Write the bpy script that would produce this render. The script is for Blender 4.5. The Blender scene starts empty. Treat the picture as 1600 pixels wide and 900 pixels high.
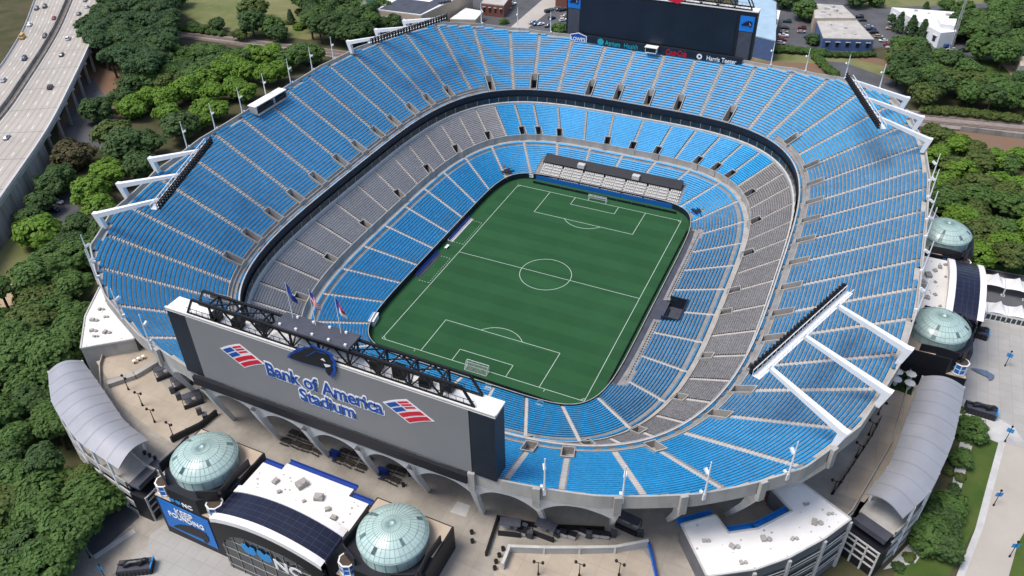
import bpy, bmesh, math, random
import numpy as np
from mathutils import Vector, Matrix
random.seed(7); rng = np.random.default_rng(7)
C = bpy.context.scene.collection
S = bpy.context.scene
R_ = math.radians

# ------------------------------------------------------------------ camera, sky, sun, exposure
FOC = 1258.019
CAM = np.array([86.3227, -211.8684, 168.2648]); YAW, PITCH, ROLL = -0.4389, 0.65137, -0.014236
_f = np.array([math.sin(YAW)*math.cos(PITCH), math.cos(YAW)*math.cos(PITCH), -math.sin(PITCH)])
_r0 = np.array([math.cos(YAW), -math.sin(YAW), 0.0]); _u0 = np.cross(_r0, _f)
_r = _r0*math.cos(ROLL)+_u0*math.sin(ROLL); _u = -_r0*math.sin(ROLL)+_u0*math.cos(ROLL)
cd = bpy.data.cameras.new('camera'); cam = bpy.data.objects.new('camera', cd); C.objects.link(cam)
cd.sensor_width = 36; cd.lens = 36*FOC/1600; cd.clip_start = 1; cd.clip_end = 5000
M = Matrix(((_r[0], _u[0], -_f[0], CAM[0]), (_r[1], _u[1], -_f[1], CAM[1]), (_r[2], _u[2], -_f[2], CAM[2]), (0, 0, 0, 1)))
cam.matrix_world = M; S.camera = cam
SUN_EL, SUN_AZ = R_(65), math.atan2(-0.72, -0.69)      # direction towards the sun seen from the ground (x, y)
w = bpy.data.worlds.new('World'); S.world = w; w.use_nodes = True
nt = w.node_tree; bg = nt.nodes['Background']; sky = nt.nodes.new('ShaderNodeTexSky')
sky.sky_type = 'NISHITA'; sky.sun_disc = False; sky.sun_elevation = SUN_EL; sky.sun_rotation = SUN_AZ
sky.air_density = 1.0; sky.dust_density = 2.5; sky.ozone_density = 1.0
nt.links.new(sky.outputs[0], bg.inputs[0]); bg.inputs[1].default_value = 0.15
sl = bpy.data.lights.new('sun', 'SUN'); sl.energy = 1.9; sl.angle = R_(22.0); sl.color = (1.0, 0.955, 0.89)
so = bpy.data.objects.new('sun', sl); C.objects.link(so)
sd = Vector((-0.72, -0.69, 0)).normalized()*math.cos(SUN_EL) + Vector((0, 0, math.sin(SUN_EL)))
so.rotation_euler = sd.to_track_quat('Z', 'Y').to_euler(); so.location = (0, 0, 300)
# the sky's sun_rotation is measured from +Y, clockwise seen from above
sky.sun_rotation = math.atan2(sd.x, sd.y)
S.view_settings.view_transform = 'Standard'; S.view_settings.look = 'None'; S.view_settings.exposure = 0.53; S.view_settings.gamma = 1
S.cycles.max_bounces = 5; S.cycles.diffuse_bounces = 3; S.cycles.glossy_bounces = 2; S.cycles.transparent_max_bounces = 4

def at(px, py, z):
    """survey of the photograph: the place at height z seen at that pixel"""
    d = _f*FOC+_r*(px-800)-_u*(py-450); t = (z-CAM[2])/d[2]; P = CAM+d*t
    return (float(P[0]), float(P[1]), float(z))
def at2(px, py, z): return at(px, py, z)[:2]

# ------------------------------------------------------------------ materials
def mat(name, col, rough=0.7, var=0.0, vscale=0.2, col2=None, metal=0.0, spec=0.4, cells=None, wave=None, trans=0.0, objcol=False, detail=4, stretch=None, slab=0.0):
    m = bpy.data.materials.new(name); m.use_nodes = True; n = m.node_tree.nodes; L = m.node_tree.links
    b = n['Principled BSDF']; b.inputs['Roughness'].default_value = rough; b.inputs['Metallic'].default_value = metal
    b.inputs['Specular IOR Level'].default_value = spec
    out = None
    if objcol:
        oi = n.new('ShaderNodeObjectInfo'); out = oi.outputs['Color']
    elif var or col2:
        g = n.new('ShaderNodeNewGeometry'); src = g.outputs['Position']
        if stretch:
            mp = n.new('ShaderNodeMapping'); mp.inputs['Scale'].default_value = stretch; L.new(src, mp.inputs[0]); src = mp.outputs[0]
        t = n.new('ShaderNodeTexNoise'); t.inputs['Scale'].default_value = vscale; t.inputs['Detail'].default_value = detail; t.inputs['Roughness'].default_value = 0.65
        L.new(src, t.inputs['Vector'])
        r = n.new('ShaderNodeValToRGB'); r.color_ramp.elements[0].position = 0.32; r.color_ramp.elements[1].position = 0.68
        c2 = col2 if col2 else tuple(min(1, c*(1+var)) for c in col); c1 = col if col2 else tuple(c*(1-var) for c in col)
        r.color_ramp.elements[0].color = (*c1, 1); r.color_ramp.elements[1].color = (*c2, 1)
        L.new(t.outputs['Fac'], r.inputs[0]); out = r.outputs[0]
    if cells:
        g = n.new('ShaderNodeNewGeometry'); v = n.new('ShaderNodeTexVoronoi'); v.inputs['Scale'].default_value = cells[0]
        L.new(g.outputs['Position'], v.inputs['Vector'])
        h = n.new('ShaderNodeMapRange'); h.inputs[3].default_value = 1-cells[1]; h.inputs[4].default_value = 1+cells[1]
        s = n.new('ShaderNodeSeparateColor'); L.new(v.outputs['Color'], s.inputs[0]); L.new(s.outputs[0], h.inputs[0])
        mx = n.new('ShaderNodeMix'); mx.data_type = 'RGBA'; mx.blend_type = 'MULTIPLY'; mx.inputs['Factor'].default_value = 1
        if out: L.new(out, mx.inputs['A'])
        else: mx.inputs['A'].default_value = (*col, 1)
        L.new(h.outputs[0], mx.inputs['B']); out = mx.outputs['Result']
    if slab:
        g = n.new('ShaderNodeNewGeometry'); bk = n.new('ShaderNodeTexBrick'); bk.offset = 0; bk.inputs['Scale'].default_value = 1; bk.inputs['Brick Width'].default_value = slab; bk.inputs['Row Height'].default_value = slab; bk.inputs['Mortar Size'].default_value = .07
        bk.inputs['Color1'].default_value = (1, 1, 1, 1); bk.inputs['Color2'].default_value = (.93, .93, .93, 1); bk.inputs['Mortar'].default_value = (.82, .81, .80, 1); L.new(g.outputs['Position'], bk.inputs['Vector'])
        mx = n.new('ShaderNodeMix'); mx.data_type = 'RGBA'; mx.blend_type = 'MULTIPLY'; mx.inputs['Factor'].default_value = 1; L.new(out, mx.inputs['A']); L.new(bk.outputs['Color'], mx.inputs['B']); out = mx.outputs['Result']
    if out: L.new(out, b.inputs['Base Color'])
    else: b.inputs['Base Color'].default_value = (*col, 1)
    if trans:
        tr = n.new('ShaderNodeBsdfTranslucent'); ms = n.new('ShaderNodeMixShader'); ms.inputs[0].default_value = trans
        if out: L.new(out, tr.inputs[0])
        else: tr.inputs[0].default_value = (*col, 1)
        L.new(b.outputs[0], ms.inputs[1]); L.new(tr.outputs[0], ms.inputs[2]); L.new(ms.outputs[0], n['Material Output'].inputs[0])
    return m

MT = dict(
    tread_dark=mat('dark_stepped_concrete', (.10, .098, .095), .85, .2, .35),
    conc_white=mat('whitewashed_concrete', (.60, .59, .57), .8, .10, .3),
    conc_dark=mat('dark_grey_cladding', (.13, .13, .14), .7, .15, .3),
    aisle=mat('pale_aisle_concrete', (.44, .41, .375), .85, .12, .5),
    tread=mat('stepped_concrete', (.23, .22, .21), .85, .22, .35),
    conc=mat('rim_concrete', (.36, .345, .32), .85, .16, .25, stretch=(1, 1, .35)),
    conc_light=mat('pale_concrete', (.47, .46, .44), .8, .12, .3),
    conc_warm=mat('warm_plaza_concrete', (.41, .345, .27), .9, var=.16, vscale=.09, detail=8, slab=5.0),
    conc_plaza=mat('plaza_concrete', (.31, .28, .24), .9, var=.25, vscale=.12, detail=8, slab=6.0),
    paver=mat('paver', (.37, .355, .33), .9, var=.09, vscale=.1, slab=3.0),
    blue=mat('blue_seat_plastic', (.017, .315, .65), .5, .08, .06, cells=(1.7, .14), spec=.35),
    blue_dull=mat('dull_blue_seat_plastic', (.034, .21, .42), .5, .14, .1, cells=(1.7, .22), spec=.4),  # greyer blue for the right side, viewed from behind over its treads
    grey_right=mat('brownish_grey_seat_plastic', (.215, .205, .20), .5, .12, .06, cells=(1.7, .18), spec=.4),  # darker, browner grey for the right-hand middle tier
    grey_seat=mat('grey_seat_plastic', (.30, .295, .30), .45, .08, .06, cells=(1.7, .1), spec=.5),
    navy=mat('navy_panel', (.012, .018, .030), .45, .15, .3),
    black=mat('black_cladding', (.010, .011, .016), .5, .2, .2),
    black_metal=mat('black_steel', (.012, .012, .014), .45, .1, 1, metal=.3),
    white=mat('white_paint', (.72, .73, .74), .5, .06, .4),
    roof_white=mat('white_roof_membrane', (.74, .72, .69), .8, .07, .15, detail=8),
    roof_dirt=mat('roof_dirt', (.36, .33, .30), .9, .3, 1.5),
    grey_roof=mat('grey_standing_seam', (.33, .33, .35), .45, .06, .2, metal=.25),
    canopy_band=mat('canopy_band', (.29, .29, .31), .5, .06, .2, metal=.2),
    dome=mat('pale_green_glass', (.40, .52, .48), .25, .10, .5, spec=.6),
    dome_pane=mat('dark_dome_glass', (.10, .15, .15), .2, .3, 1, spec=.7),
    domerib=mat('dome_ribs', (.22, .32, .31), .5),
    signgrey=mat('grey_sign_vinyl', (.205, .205, .21), .55, .03, .15),
    screen=mat('dark_led_screen', (.010, .016, .030), .35, .2, .08, spec=.5),
    glass=mat('dark_glass', (.02, .032, .04), .12, .3, .3, spec=.8),
    solar=mat('solar_panel', (.008, .010, .030), .3, .25, .3, spec=.5),
    bluepaint=mat('bright_blue_paint', (.010, .17, .55), .5, .08, .5),
    bluedeep=mat('deep_blue_paint', (.01, .045, .25), .5, .1, .5),
    signblue=mat('sign_blue', (.006, .065, .32), .5),
    sign_mid=mat('mid_blue_paint', (.008, .11, .38), .5, .06, .4),
    signred=mat('sign_red', (.58, .012, .035), .5),
    signwhite=mat('sign_white', (.78, .78, .78), .5),
    teal=mat('teal_lettering', (.02, .35, .40), .5),
    turf=mat('turf', (.0195, .073, .027), .9, col2=(.026, .090, .035), vscale=.05, detail=9, spec=.15),
    turf_dark=mat('turf_stripe', (.0168, .063, .0235), .9, col2=(.023, .080, .031), vscale=.05, detail=9, spec=.15),
    line=mat('field_paint', (.42, .50, .42), .9),
    grass=mat('lawn', (.11, .135, .045), .95, col2=(.21, .195, .095), vscale=.06, detail=9, spec=.1),
    grass_green=mat('green_lawn', (.045, .085, .018), .95, col2=(.085, .115, .03), vscale=.12, detail=9, spec=.1),
    soil=mat('wooded_ground', (.045, .055, .022), .95, col2=(.10, .085, .05), vscale=.08, detail=9, spec=.1),
    dirt=mat('red_dirt', (.21, .11, .07), .95, col2=(.17, .13, .09), vscale=.1, detail=8, spec=.1),
    sand=mat('sand', (.42, .32, .21), .95, .1, .2),
    asphalt=mat('asphalt', (.085, .085, .09), .9, .25, .1, detail=8),
    road_conc=mat('road_concrete', (.40, .36, .31), .85, .10, .05, detail=9, stretch=(1, 1, 1)),
    road_worn=mat('worn_road_concrete', (.335, .30, .26), .85, .12, .05, detail=9),
    rail=mat('rusty_track', (.13, .085, .065), .9, .25, .4),
    ballast=mat('ballast', (.24, .21, .19), .95, .2, .5, detail=8),
    brown=mat('median_soil', (.15, .12, .095), .95, .2, .3),
    wallconc=mat('stained_wall_concrete', (.26, .245, .22), .9, .4, .22, stretch=(1, 1, .12), detail=6),
    tan=mat('tan_cladding', (.45, .36, .27), .8, .08, .3),
    redbrick=mat('red_brick', (.20, .075, .055), .85, .15, .8),
    bluewall=mat('blue_painted_brick', (.07, .12, .25), .8, .12, .5),
    tanroof=mat('gravel_roof', (.42, .39, .35), .9, .18, .2, detail=8),
    blueroof=mat('pale_blue_metal_roof', (.33, .45, .53), .45, .1, .15),
    greenroof=mat('green_metal_roof', (.02, .15, .12), .5, .1, .4),
    bark=mat('bark', (.07, .05, .035), .9, .2, 1),
    paint_car=mat('car_paint', (.5, .5, .5), .3, objcol=True, spec=.6),
    tyre=mat('tyre_rubber', (.012, .012, .012), .8),
    tent=mat('tent_fabric', (.80, .79, .77), .7, .04, .4, trans=.15),
    bronze=mat('dark_bronze', (.025, .027, .030), .4, .3, 1, metal=.4),
    bluebanner=mat('light_blue_banner', (.03, .27, .62), .6),
    charcoal=mat('charcoal_deck', (.055, .058, .075), .7, .2, .3),
    whiteseat=mat('white_seat', (.66, .64, .60), .6, .08, 1),
    yellow=mat('yellow_paint', (.60, .35, .02), .5),
    orange=mat('orange_plastic', (.6, .14, .02), .5),
    wood=mat('brown_board', (.035, .028, .024), .8, .2, .5),
    netting=mat('white_net', (.55, .58, .56), .8),
    hedge=mat('hedge_leaf', (.018, .045, .012), .8, .5, .8, spec=.2),
)
LEAF = {}
for k, c, c2 in (('dark', (.046, .090, .026), (.090, .155, .046)), ('mid', (.060, .120, .027), (.120, .205, .050)), ('bright', (.100, .20, .022), (.175, .29, .036)),
                 ('olive', (.072, .112, .027), (.140, .18, .046)), ('rust', (.085, .060, .032), (.105, .105, .038)), ('pine', (.044, .090, .034), (.080, .145, .052))):
    LEAF[k] = mat('leaf_'+k, c, .65, col2=c2, vscale=.45, detail=5, trans=.3, spec=.25)

# ------------------------------------------------------------------ mesh building
class MB:
    def __init__(s): s.v = []; s.f = []; s.m = []; s.cur = 0
    def add(s, vs, fs):
        o = len(s.v); s.v += [tuple(map(float, p)) for p in vs]; s.f += [tuple(i+o for i in f) for f in fs]; s.m += [s.cur]*len(fs); return s
    def slot(s, k): s.cur = k; return s
    def box(s, c, d, rz=0.0, tilt=None):
        x, y, z = d[0]/2, d[1]/2, d[2]/2; vs = [(a*x, b*y, e*z) for a in (-1, 1) for b in (-1, 1) for e in (-1, 1)]
        Rm = Matrix.Rotation(rz, 3, 'Z')
        if tilt: Rm = Rm @ Matrix.Rotation(tilt[1], 3, tilt[0])
        vs = [Rm @ Vector(p)+Vector(c) for p in vs]
        return s.add(vs, [(0, 1, 3, 2), (4, 6, 7, 5), (0, 4, 5, 1), (2, 3, 7, 6), (0, 2, 6, 4), (1, 5, 7, 3)])
    def prism(s, poly, z0, z1, bottom=True):
        n = len(poly); A = sum(poly[i][0]*poly[(i+1) % n][1]-poly[(i+1) % n][0]*poly[i][1] for i in range(n))
        if A < 0: poly = poly[::-1]
        vs = [(p[0], p[1], z0) for p in poly]+[(p[0], p[1], z1) for p in poly]
        fs = [(i, (i+1) % n, (i+1) % n+n, i+n) for i in range(n)]+[tuple(range(n, 2*n))]
        if bottom: fs.append(tuple(range(n))[::-1])
        return s.add(vs, fs)
    def sheet(s, poly, z):
        n = len(poly); A = sum(poly[i][0]*poly[(i+1) % n][1]-poly[(i+1) % n][0]*poly[i][1] for i in range(n))
        if A < 0: poly = poly[::-1]
        return s.add([(p[0], p[1], z) for p in poly], [tuple(range(n))])
    def bar(s, a, b, wd, h=None, n=4, up=(0, 0, 1)):
        a, b = Vector(a), Vector(b); h = h or wd; d = (b-a).normalized(); u = Vector(up)
        if abs(d.dot(u)) > .98: u = Vector((1, 0, 0))
        x = d.cross(u).normalized(); y = x.cross(d)
        if n == 4: ring = [(-.5, -.5), (.5, -.5), (.5, .5), (-.5, .5)]
        else: ring = [(.5*math.cos(2*math.pi*i/n), .5*math.sin(2*math.pi*i/n)) for i in range(n)]
        vs = [a+x*(p*wd)+y*(q*h) for p, q in ring]+[b+x*(p*wd)+y*(q*h) for p, q in ring]
        return s.add(vs, [(i, (i+1) % n, (i+1) % n+n, i+n) for i in range(n)]+[tuple(range(n))[::-1], tuple(range(n, 2*n))])
    def cone(s, a, b, ra, rb, n=10):
        a, b = Vector(a), Vector(b); d = (b-a).normalized(); u = Vector((0, 0, 1)) if abs(d.z) < .98 else Vector((1, 0, 0)); x = d.cross(u).normalized(); y = x.cross(d)
        cs = [(math.cos(2*math.pi*i/n), math.sin(2*math.pi*i/n)) for i in range(n)]
        vs = [a+x*p*ra+y*q*ra for p, q in cs]+[b+x*p*rb+y*q*rb for p, q in cs]
        return s.add(vs, [(i, (i+1) % n, (i+1) % n+n, i+n) for i in range(n)]+[tuple(range(n))[::-1], tuple(range(n, 2*n))])
    def grid(s, P, closed=False, flip=False):
        """P rows of points"""
        nr, nc = len(P), len(P[0]); vs = [p for r in P for p in r]; fs = []
        for i in range(nr-1):
            for j in range(nc if closed else nc-1):
                q = (i*nc+j, i*nc+(j+1) % nc, (i+1)*nc+(j+1) % nc, (i+1)*nc+j); fs.append(q[::-1] if flip else q)
        return s.add(vs, fs)
    def revolve(s, prof, c, n=32, a0=0, a1=2*math.pi):
        P = [[(c[0]+r*math.cos(a0+(a1-a0)*i/n), c[1]+r*math.sin(a0+(a1-a0)*i/n), c[2]+z) for i in range(n)] for r, z in prof]
        return s.grid(P, True)
def mesh_np(name, V, F, mats):
    me = bpy.data.meshes.new(name); V = np.asarray(V, np.float32); F = np.asarray(F, np.int32)
    me.vertices.add(len(V)); me.vertices.foreach_set('co', V.ravel()); k = F.shape[1]
    me.loops.add(F.size); me.loops.foreach_set('vertex_index', F.ravel())
    me.polygons.add(len(F)); me.polygons.foreach_set('loop_start', np.arange(len(F), dtype=np.int32)*k)
    me.update(calc_edges=True)
    for m in mats: me.materials.append(m)
    return me
def link(name, me, parent=None, label=None, kind=None, loc=None):
    o = bpy.data.objects.new(name, me); C.objects.link(o)
    if parent is not None: o.parent = parent
    if loc is not None: o.location = loc
    if label: o['label'] = label
    if kind: o['kind'] = kind
    return o
def wloc(parent):
    """places world-coordinate meshes under an unrotated Empty"""
    l = Vector((0, 0, 0)); p = parent
    while p is not None: l += p.location; p = p.parent
    return -l
def obj(name, mb, mats, parent=None, smooth=False, local=False, **k):
    if not isinstance(mats, (list, tuple)): mats = [mats]
    me = bpy.data.meshes.new(name); me.from_pydata(mb.v, [], mb.f)
    for m in mats: me.materials.append(MT[m] if isinstance(m, str) else m)
    if len(mats) > 1: me.polygons.foreach_set('material_index', mb.m)
    if smooth: me.polygons.foreach_set('use_smooth', [True]*len(me.polygons))
    me.update()
    return link(name, me, parent, loc=(None if local or parent is None else wloc(parent)), **k)
def thing(name, label, cat, loc=(0, 0, 0), group=None):
    o = bpy.data.objects.new(name, None); C.objects.link(o); o.location = loc; o.empty_display_size = .5
    tag(o, label, cat, group); return o
def tag(o, label, cat, group=None):
    o['label'] = label; o['category'] = cat
    if group: o['group'] = group
    return o
def struct(name, mb, m, **k): return obj(name, mb, m, kind='structure', **k)
def copy_tree(src, parent=None):
    c = src.copy(); C.objects.link(c)
    if parent is not None: c.parent = parent
    for ch in list(src.children): copy_tree(ch, c)
    return c
ORD = ['first', 'second', 'third', 'fourth', 'fifth', 'sixth', 'seventh', 'eighth', 'ninth', 'tenth', 'eleventh', 'twelfth', 'thirteenth', 'fourteenth', 'fifteenth', 'sixteenth', 'seventeenth', 'eighteenth', 'nineteenth', 'twentieth']
def letters(name, body, size, loc, mat_, parent, ext=.08, off=0.0, rot=(math.pi/2, 0, 0), xs=1.0, shear=0.0, align='CENTER', label=None):
    cu = bpy.data.curves.new(name, 'FONT'); cu.body = body; cu.size = size; cu.extrude = ext; cu.offset = off; cu.align_x = align; cu.shear = shear; cu.space_line = .9
    cu.materials.append(MT[mat_]); o = bpy.data.objects.new(name, cu); C.objects.link(o)
    o.parent = parent; o.location = Vector(loc)+wloc(parent); o.rotation_euler = rot; o.scale = (xs, 1, 1)
    if label: o['label'] = label
    return o

def inside(p, P):
    c = False; n = len(P)
    for i in range(n):
        a, b = P[i], P[(i+1) % n]
        if (a[1] > p[1]) != (b[1] > p[1]) and p[0] < (b[0]-a[0])*(p[1]-a[1])/(b[1]-a[1])+a[0]: c = not c
    return c
# ------------------------------------------------------------------ plan curves of the bowl
K = 120; N = 8*K
def curve(cx, cy, a, b, n):
    u = np.linspace(0, np.pi/2, 8001); x = a*np.cos(u)**(2/n); y = b*np.sin(u)**(2/n)
    L = np.r_[0, np.cumsum(np.hypot(np.diff(x), np.diff(y)))]
    nx = (x/a)**(n-1)/a; ny = (y/b)**(n-1)/b; i45 = np.argmin(abs(nx-ny)); L45 = L[i45]
    s = np.r_[np.linspace(0, L45, K, endpoint=False), np.linspace(L45, L[-1], K, endpoint=False)]
    qx, qy = np.interp(s, L, x), np.interp(s, L, y); ex, ey = np.append(qx, 0.0), np.append(qy, b)
    X = np.r_[qx, -ex[:0:-1], -qx, ex[:0:-1]]; Y = np.r_[qy, ey[:0:-1], -qy, -ey[:0:-1]]
    return np.stack([cx+X, cy+Y], 1)
def normals(P):
    T = np.roll(P, -1, 0)-np.roll(P, 1, 0); T /= np.linalg.norm(T, axis=1)[:, None]; return np.stack([T[:, 1], -T[:, 0]], 1)
CX, CY = -2.2, 4.5
F0 = curve(-1.0, .5, 41.2, 60.5, 7); F1 = curve(-.8, 1.2, 61.3, 80.8, 3.7); F2 = curve(-.9, 1.2, 63.2, 82.6, 3.7)
F3 = curve(CX, CY, 77.0, 95.3, 3.7); F4 = curve(CX, CY, 78.2, 96.5, 3.7); NF = normals(F4)
SLOPE = .62; Z4 = 21.0
q = [(113.5, 0), (113.2, 35), (110.8, 58), (104.5, 82), (95.8, 98), (87, 105), (78, 110.7), (60, 117.6), (41, 121), (20, 121.7), (0, 121.7)]
rim = [(x, y) for x, y in q]+[(-x, y) for x, y in q[-2::-1]]+[(-x, -y) for x, y in q[1:]]+[(x, -y) for x, y in q[-2:0:-1]]
rim = np.array(rim)+[CX, CY]
def ray_rim(P, n):
    best = 99.
    for i in range(len(rim)):
        a, b = rim[i], rim[(i+1) % len(rim)]; e = b-a; den = n[0]*e[1]-n[1]*e[0]
        if abs(den) < 1e-9: continue
        t = ((a[0]-P[0])*e[1]-(a[1]-P[1])*e[0])/den; v = ((a[0]-P[0])*n[1]-(a[1]-P[1])*n[0])/den
        if t > 0 and -1e-6 <= v <= 1+1e-6: best = min(best, t)
    return best
DR = np.array([ray_rim(F4[i], NF[i]) for i in range(N)])
def arc(P): return np.r_[0, np.cumsum(np.linalg.norm(np.roll(P, -1, 0)-P, axis=1))]
A4 = arc(F4)
def idx_of(arclen): return float(np.interp(arclen % A4[-1], A4, np.arange(N+1)))
def pos(P, f):
    f = f % N; i = int(f); return P[i]+(P[(i+1) % N]-P[i])*(f-i)
def rim_at(f, dd=0.0):
    """plan point and height of the rim at index f, dd metres further out"""
    i = int(round(f)) % N; return F4[i]+NF[i]*(DR[i]+dd), Z4+SLOPE*DR[i], NF[i]
def near_idx(P2): return int(np.argmin(((F4+NF*DR[:, None]-np.array(P2))**2).sum(1)))
UA = [2.2, 15.3, 28.2, 40.2, 52.8, 65.2, 75.1, 84, 92.9, 101.8, 112.1, 122.9, 133.4, 146.4, 160, 172.7, 186.1, 197.3, 205.8, 215.1, 224.1, 233.5, 244.3, 254.7, 267, 278.4, 291.7,
      303.9, 318.4, 331.6, 344.4, 357.3, 369.6, 379.2, 387.9, 396.9, 406.3, 416.5, 427.5, 440, 453, 465.5, 475, 484, 492.7, 501.2, 511.3, 519.8, 528.4, 537.8, 548.4, 558.8, 570.9, 582.9, 596.3]
UI = [idx_of(a) for a in UA]
NOVOM = {75.1, 92.9, 101.8, 122.9, 186.1, 205.8, 224.1, 379.2, 396.9, 416.5, 484, 511.3, 528.4}
VOM = [f for a, f in zip(UA, UI) if a not in NOVOM]
FAR = lambda f: K*1.05 < f % N < K*3.0                      # far end, between the corners

SEATP = np.array([(.32, .36), (.30, .43), (.78, .45), (.82, .74), (.89, .74), (.84, .36)])
def seat_block(name, A, B, zA, zB, R, i0, i1, gap, skip, mats, parent, pick=None, seat_scale=1.0, **k):
    """one block of seats between two aisles (indices i0..i1), every seat its own little shell"""
    V = []; fi = np.arange(math.floor(i0), math.ceil(i1)+1)
    for r in range(R):
        t = (r+.0)/R; P = np.array([pos(A, f)+(pos(B, f)-pos(A, f))*t for f in np.r_[i0, fi[1:-1], i1]])
        fs = np.r_[i0, fi[1:-1], i1].astype(float)
        L = np.r_[0, np.cumsum(np.linalg.norm(np.diff(P, axis=0), axis=1))]; n = int((L[-1]-2*gap)/.56)
        if n < 1: continue
        s = gap+(L[-1]-2*gap)*(np.arange(n)+.5)/n; X = np.interp(s, L, P[:, 0]); Y = np.interp(s, L, P[:, 1]); ff = np.interp(s, L, fs)
        X2 = np.interp(s+.05, L, P[:, 0])-np.interp(s-.05, L, P[:, 0]); Y2 = np.interp(s+.05, L, P[:, 1])-np.interp(s-.05, L, P[:, 1])
        l = np.hypot(X2, Y2); T = np.stack([X2/l, Y2/l], 1); W = np.stack([T[:, 1], -T[:, 0]], 1)
        keep = np.array([not skip(f, r, min(a, L[-1]-a), L[-1]) for f, a in zip(ff, s)])
        if not keep.any(): continue
        X, Y, T, W = X[keep], Y[keep], T[keep], W[keep]; z = zA+(zB-zA)*r/R; hw = .268
        pw = SEATP[:, 0]*seat_scale
        for sg in (-1, 1):
            pass
        vx = X[:, None, None]+W[:, 0, None, None]*pw[None, :, None]+T[:, 0, None, None]*np.array([-hw, hw])[None, None]
        vy = Y[:, None, None]+W[:, 1, None, None]*pw[None, :, None]+T[:, 1, None, None]*np.array([-hw, hw])[None, None]
        vz = np.broadcast_to((z+SEATP[:, 1])[None, :, None], vx.shape)
        V.append(np.stack([vx, vy, vz], -1).reshape(-1, 12, 3))
    if not V: return None
    V = np.concatenate(V); n = len(V); base = np.arange(n)[:, None]*12
    F = np.concatenate([base+np.array([2*j, 2*j+1, 2*j+3, 2*j+2]) for j in range(5)])
    l = np.array(wloc(parent)); me = mesh_np(name, V.reshape(-1, 3), F, [MT[mats]])
    return link(name, me, parent, loc=Vector(l), **k)
def terraces(name, A, B, zA, zB, R, mask, mats, parent, nxt=True):
    """stepped concrete: treads and risers"""
    V, F = [], []; o = 0; A2, B2 = np.roll(A, -1, 0), np.roll(B, -1, 0)
    for r in range(R):
        ok = np.array([mask(i, r) for i in range(N)])
        if not ok.any(): continue
        t0, t1 = r/R, (r+1)/R; z0, z1 = zA+(zB-zA)*t0, zA+(zB-zA)*t1
        a, b = A+(B-A)*t0, A2+(B2-A2)*t0; c, d = A2+(B2-A2)*t1, A+(B-A)*t1
        q = np.zeros((N, 6, 3)); 
        for j, (p, z) in enumerate(((a, z0), (b, z0), (c, z0), (d, z0), (d, z1), (c, z1))): q[:, j, :2] = p; q[:, j, 2] = z
        q = q[ok]; n = len(q); V.append(q.reshape(-1, 3)); base = o+np.arange(n)[:, None]*6
        F.append(base+np.array([0, 3, 2, 1])); F.append(base+np.array([3, 4, 5, 2])); o += 6*n
    me = mesh_np(name, np.concatenate(V), np.concatenate(F), [MT[mats]])
    return link(name, me, parent, loc=wloc(parent))
def ring(mb, P, z0, z1, P1=None, lo=0, hi=N):
    """vertical or sloping strip round the bowl between two curves"""
    P1 = P if P1 is None else P1
    z0 = np.broadcast_to(z0, N); z1 = np.broadcast_to(z1, N); ii = list(range(lo, hi+1))
    return mb.grid([[(P[i % N][0], P[i % N][1], z0[i % N]) for i in ii], [(P1[i % N][0], P1[i % N][1], z1[i % N]) for i in ii]])
ARCH = Vector((CX, CY, 0))

# ------------------------------------------------------------------ ground (one sheet with the bowl dug into it)
G = 8.0; PZ = 19.0
hole = F4+NF*4
mb = MB(); big = []
for p in hole:
    d = p-np.array([CX, CY]); m = max(abs(d[0])/900, abs(d[1])/900); big.append(np.array([CX, CY])+d/m)
mb.grid([[(p[0], p[1], G) for p in hole], [(p[0], p[1], G) for p in np.array(big)]], True)
struct('ground', mb, 'soil')
_zz = [0]
def patch(name, pix, m, z=None, lift=None):
    """a flat surface laid on the ground, outlined by surveyed corners"""
    _zz[0] += 1; z = G+.012+.006*_zz[0] if z is None else z
    mb = MB(); mb.sheet([at2(x, y, z) for x, y in pix], z); return struct(name, mb, m)
patch('lawn', [(255, -60), (235, -5), (330, 45), (480, 62), (700, 45), (800, -60)], 'grass')
patch('lawn', [(-40, 370), (60, 375), (110, 395), (90, 470), (-40, 500)], 'grass')
patch('dirt', [(125, 95), (215, 125), (200, 165), (165, 215), (100, 260), (90, 200)], 'dirt')
patch('service_road', [(135, 110), (175, 165), (185, 205), (150, 240), (110, 250), (100, 200)], 'asphalt')
patch('parking_lot', [(70, 300), (105, 292), (135, 345), (112, 362), (70, 330)], 'asphalt')
patch('parking_lot', [(735, 45), (690, 8), (740, -30), (980, -40), (985, 20), (880, 62)], 'asphalt')
patch('access_road', [(796, 44), (870, -20), (905, -20), (825, 44)], 'road_conc')
patch('dry_grass', [(1150, 60), (1300, 75), (1410, 100), (1440, 150), (1330, 140), (1150, 120)], 'dirt')
patch('grass_bank', [(1170, 80), (1300, 84), (1420, 112), (1410, 125), (1290, 100), (1180, 95)], 'grass')
patch('service_road', [(1290, 95), (1320, 98), (1410, 130), (1420, 150), (1380, 150), (1310, 120)], 'asphalt')
patch('parking_lot', [(1150, 10), (1160, -30), (1640, -30), (1640, 95), (1480, 98), (1400, 70), (1290, 90), (1215, 66), (1200, 72)], 'asphalt')
patch('lawn', [(1350, -30), (1640, -30), (1640, -2), (1500, 8), (1340, 12)], 'grass')
patch('lawn', [(1485, 98), (1550, 92), (1590, 118), (1500, 122)], 'grass_green')
patch('sand_lot', [(1560, 96), (1640, 78), (1640, 125), (1585, 122)], 'sand')
patch('street', [(1450, 270), (1640, 300), (1640, 318), (1450, 290)], 'asphalt')
patch('footpath', [(1470, 262), (1640, 292), (1640, 297), (1470, 268)], 'conc_light')
patch('street', [(1420, 255), (1500, 225), (1640, 235), (1640, 262), (1480, 262)], 'asphalt')
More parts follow.
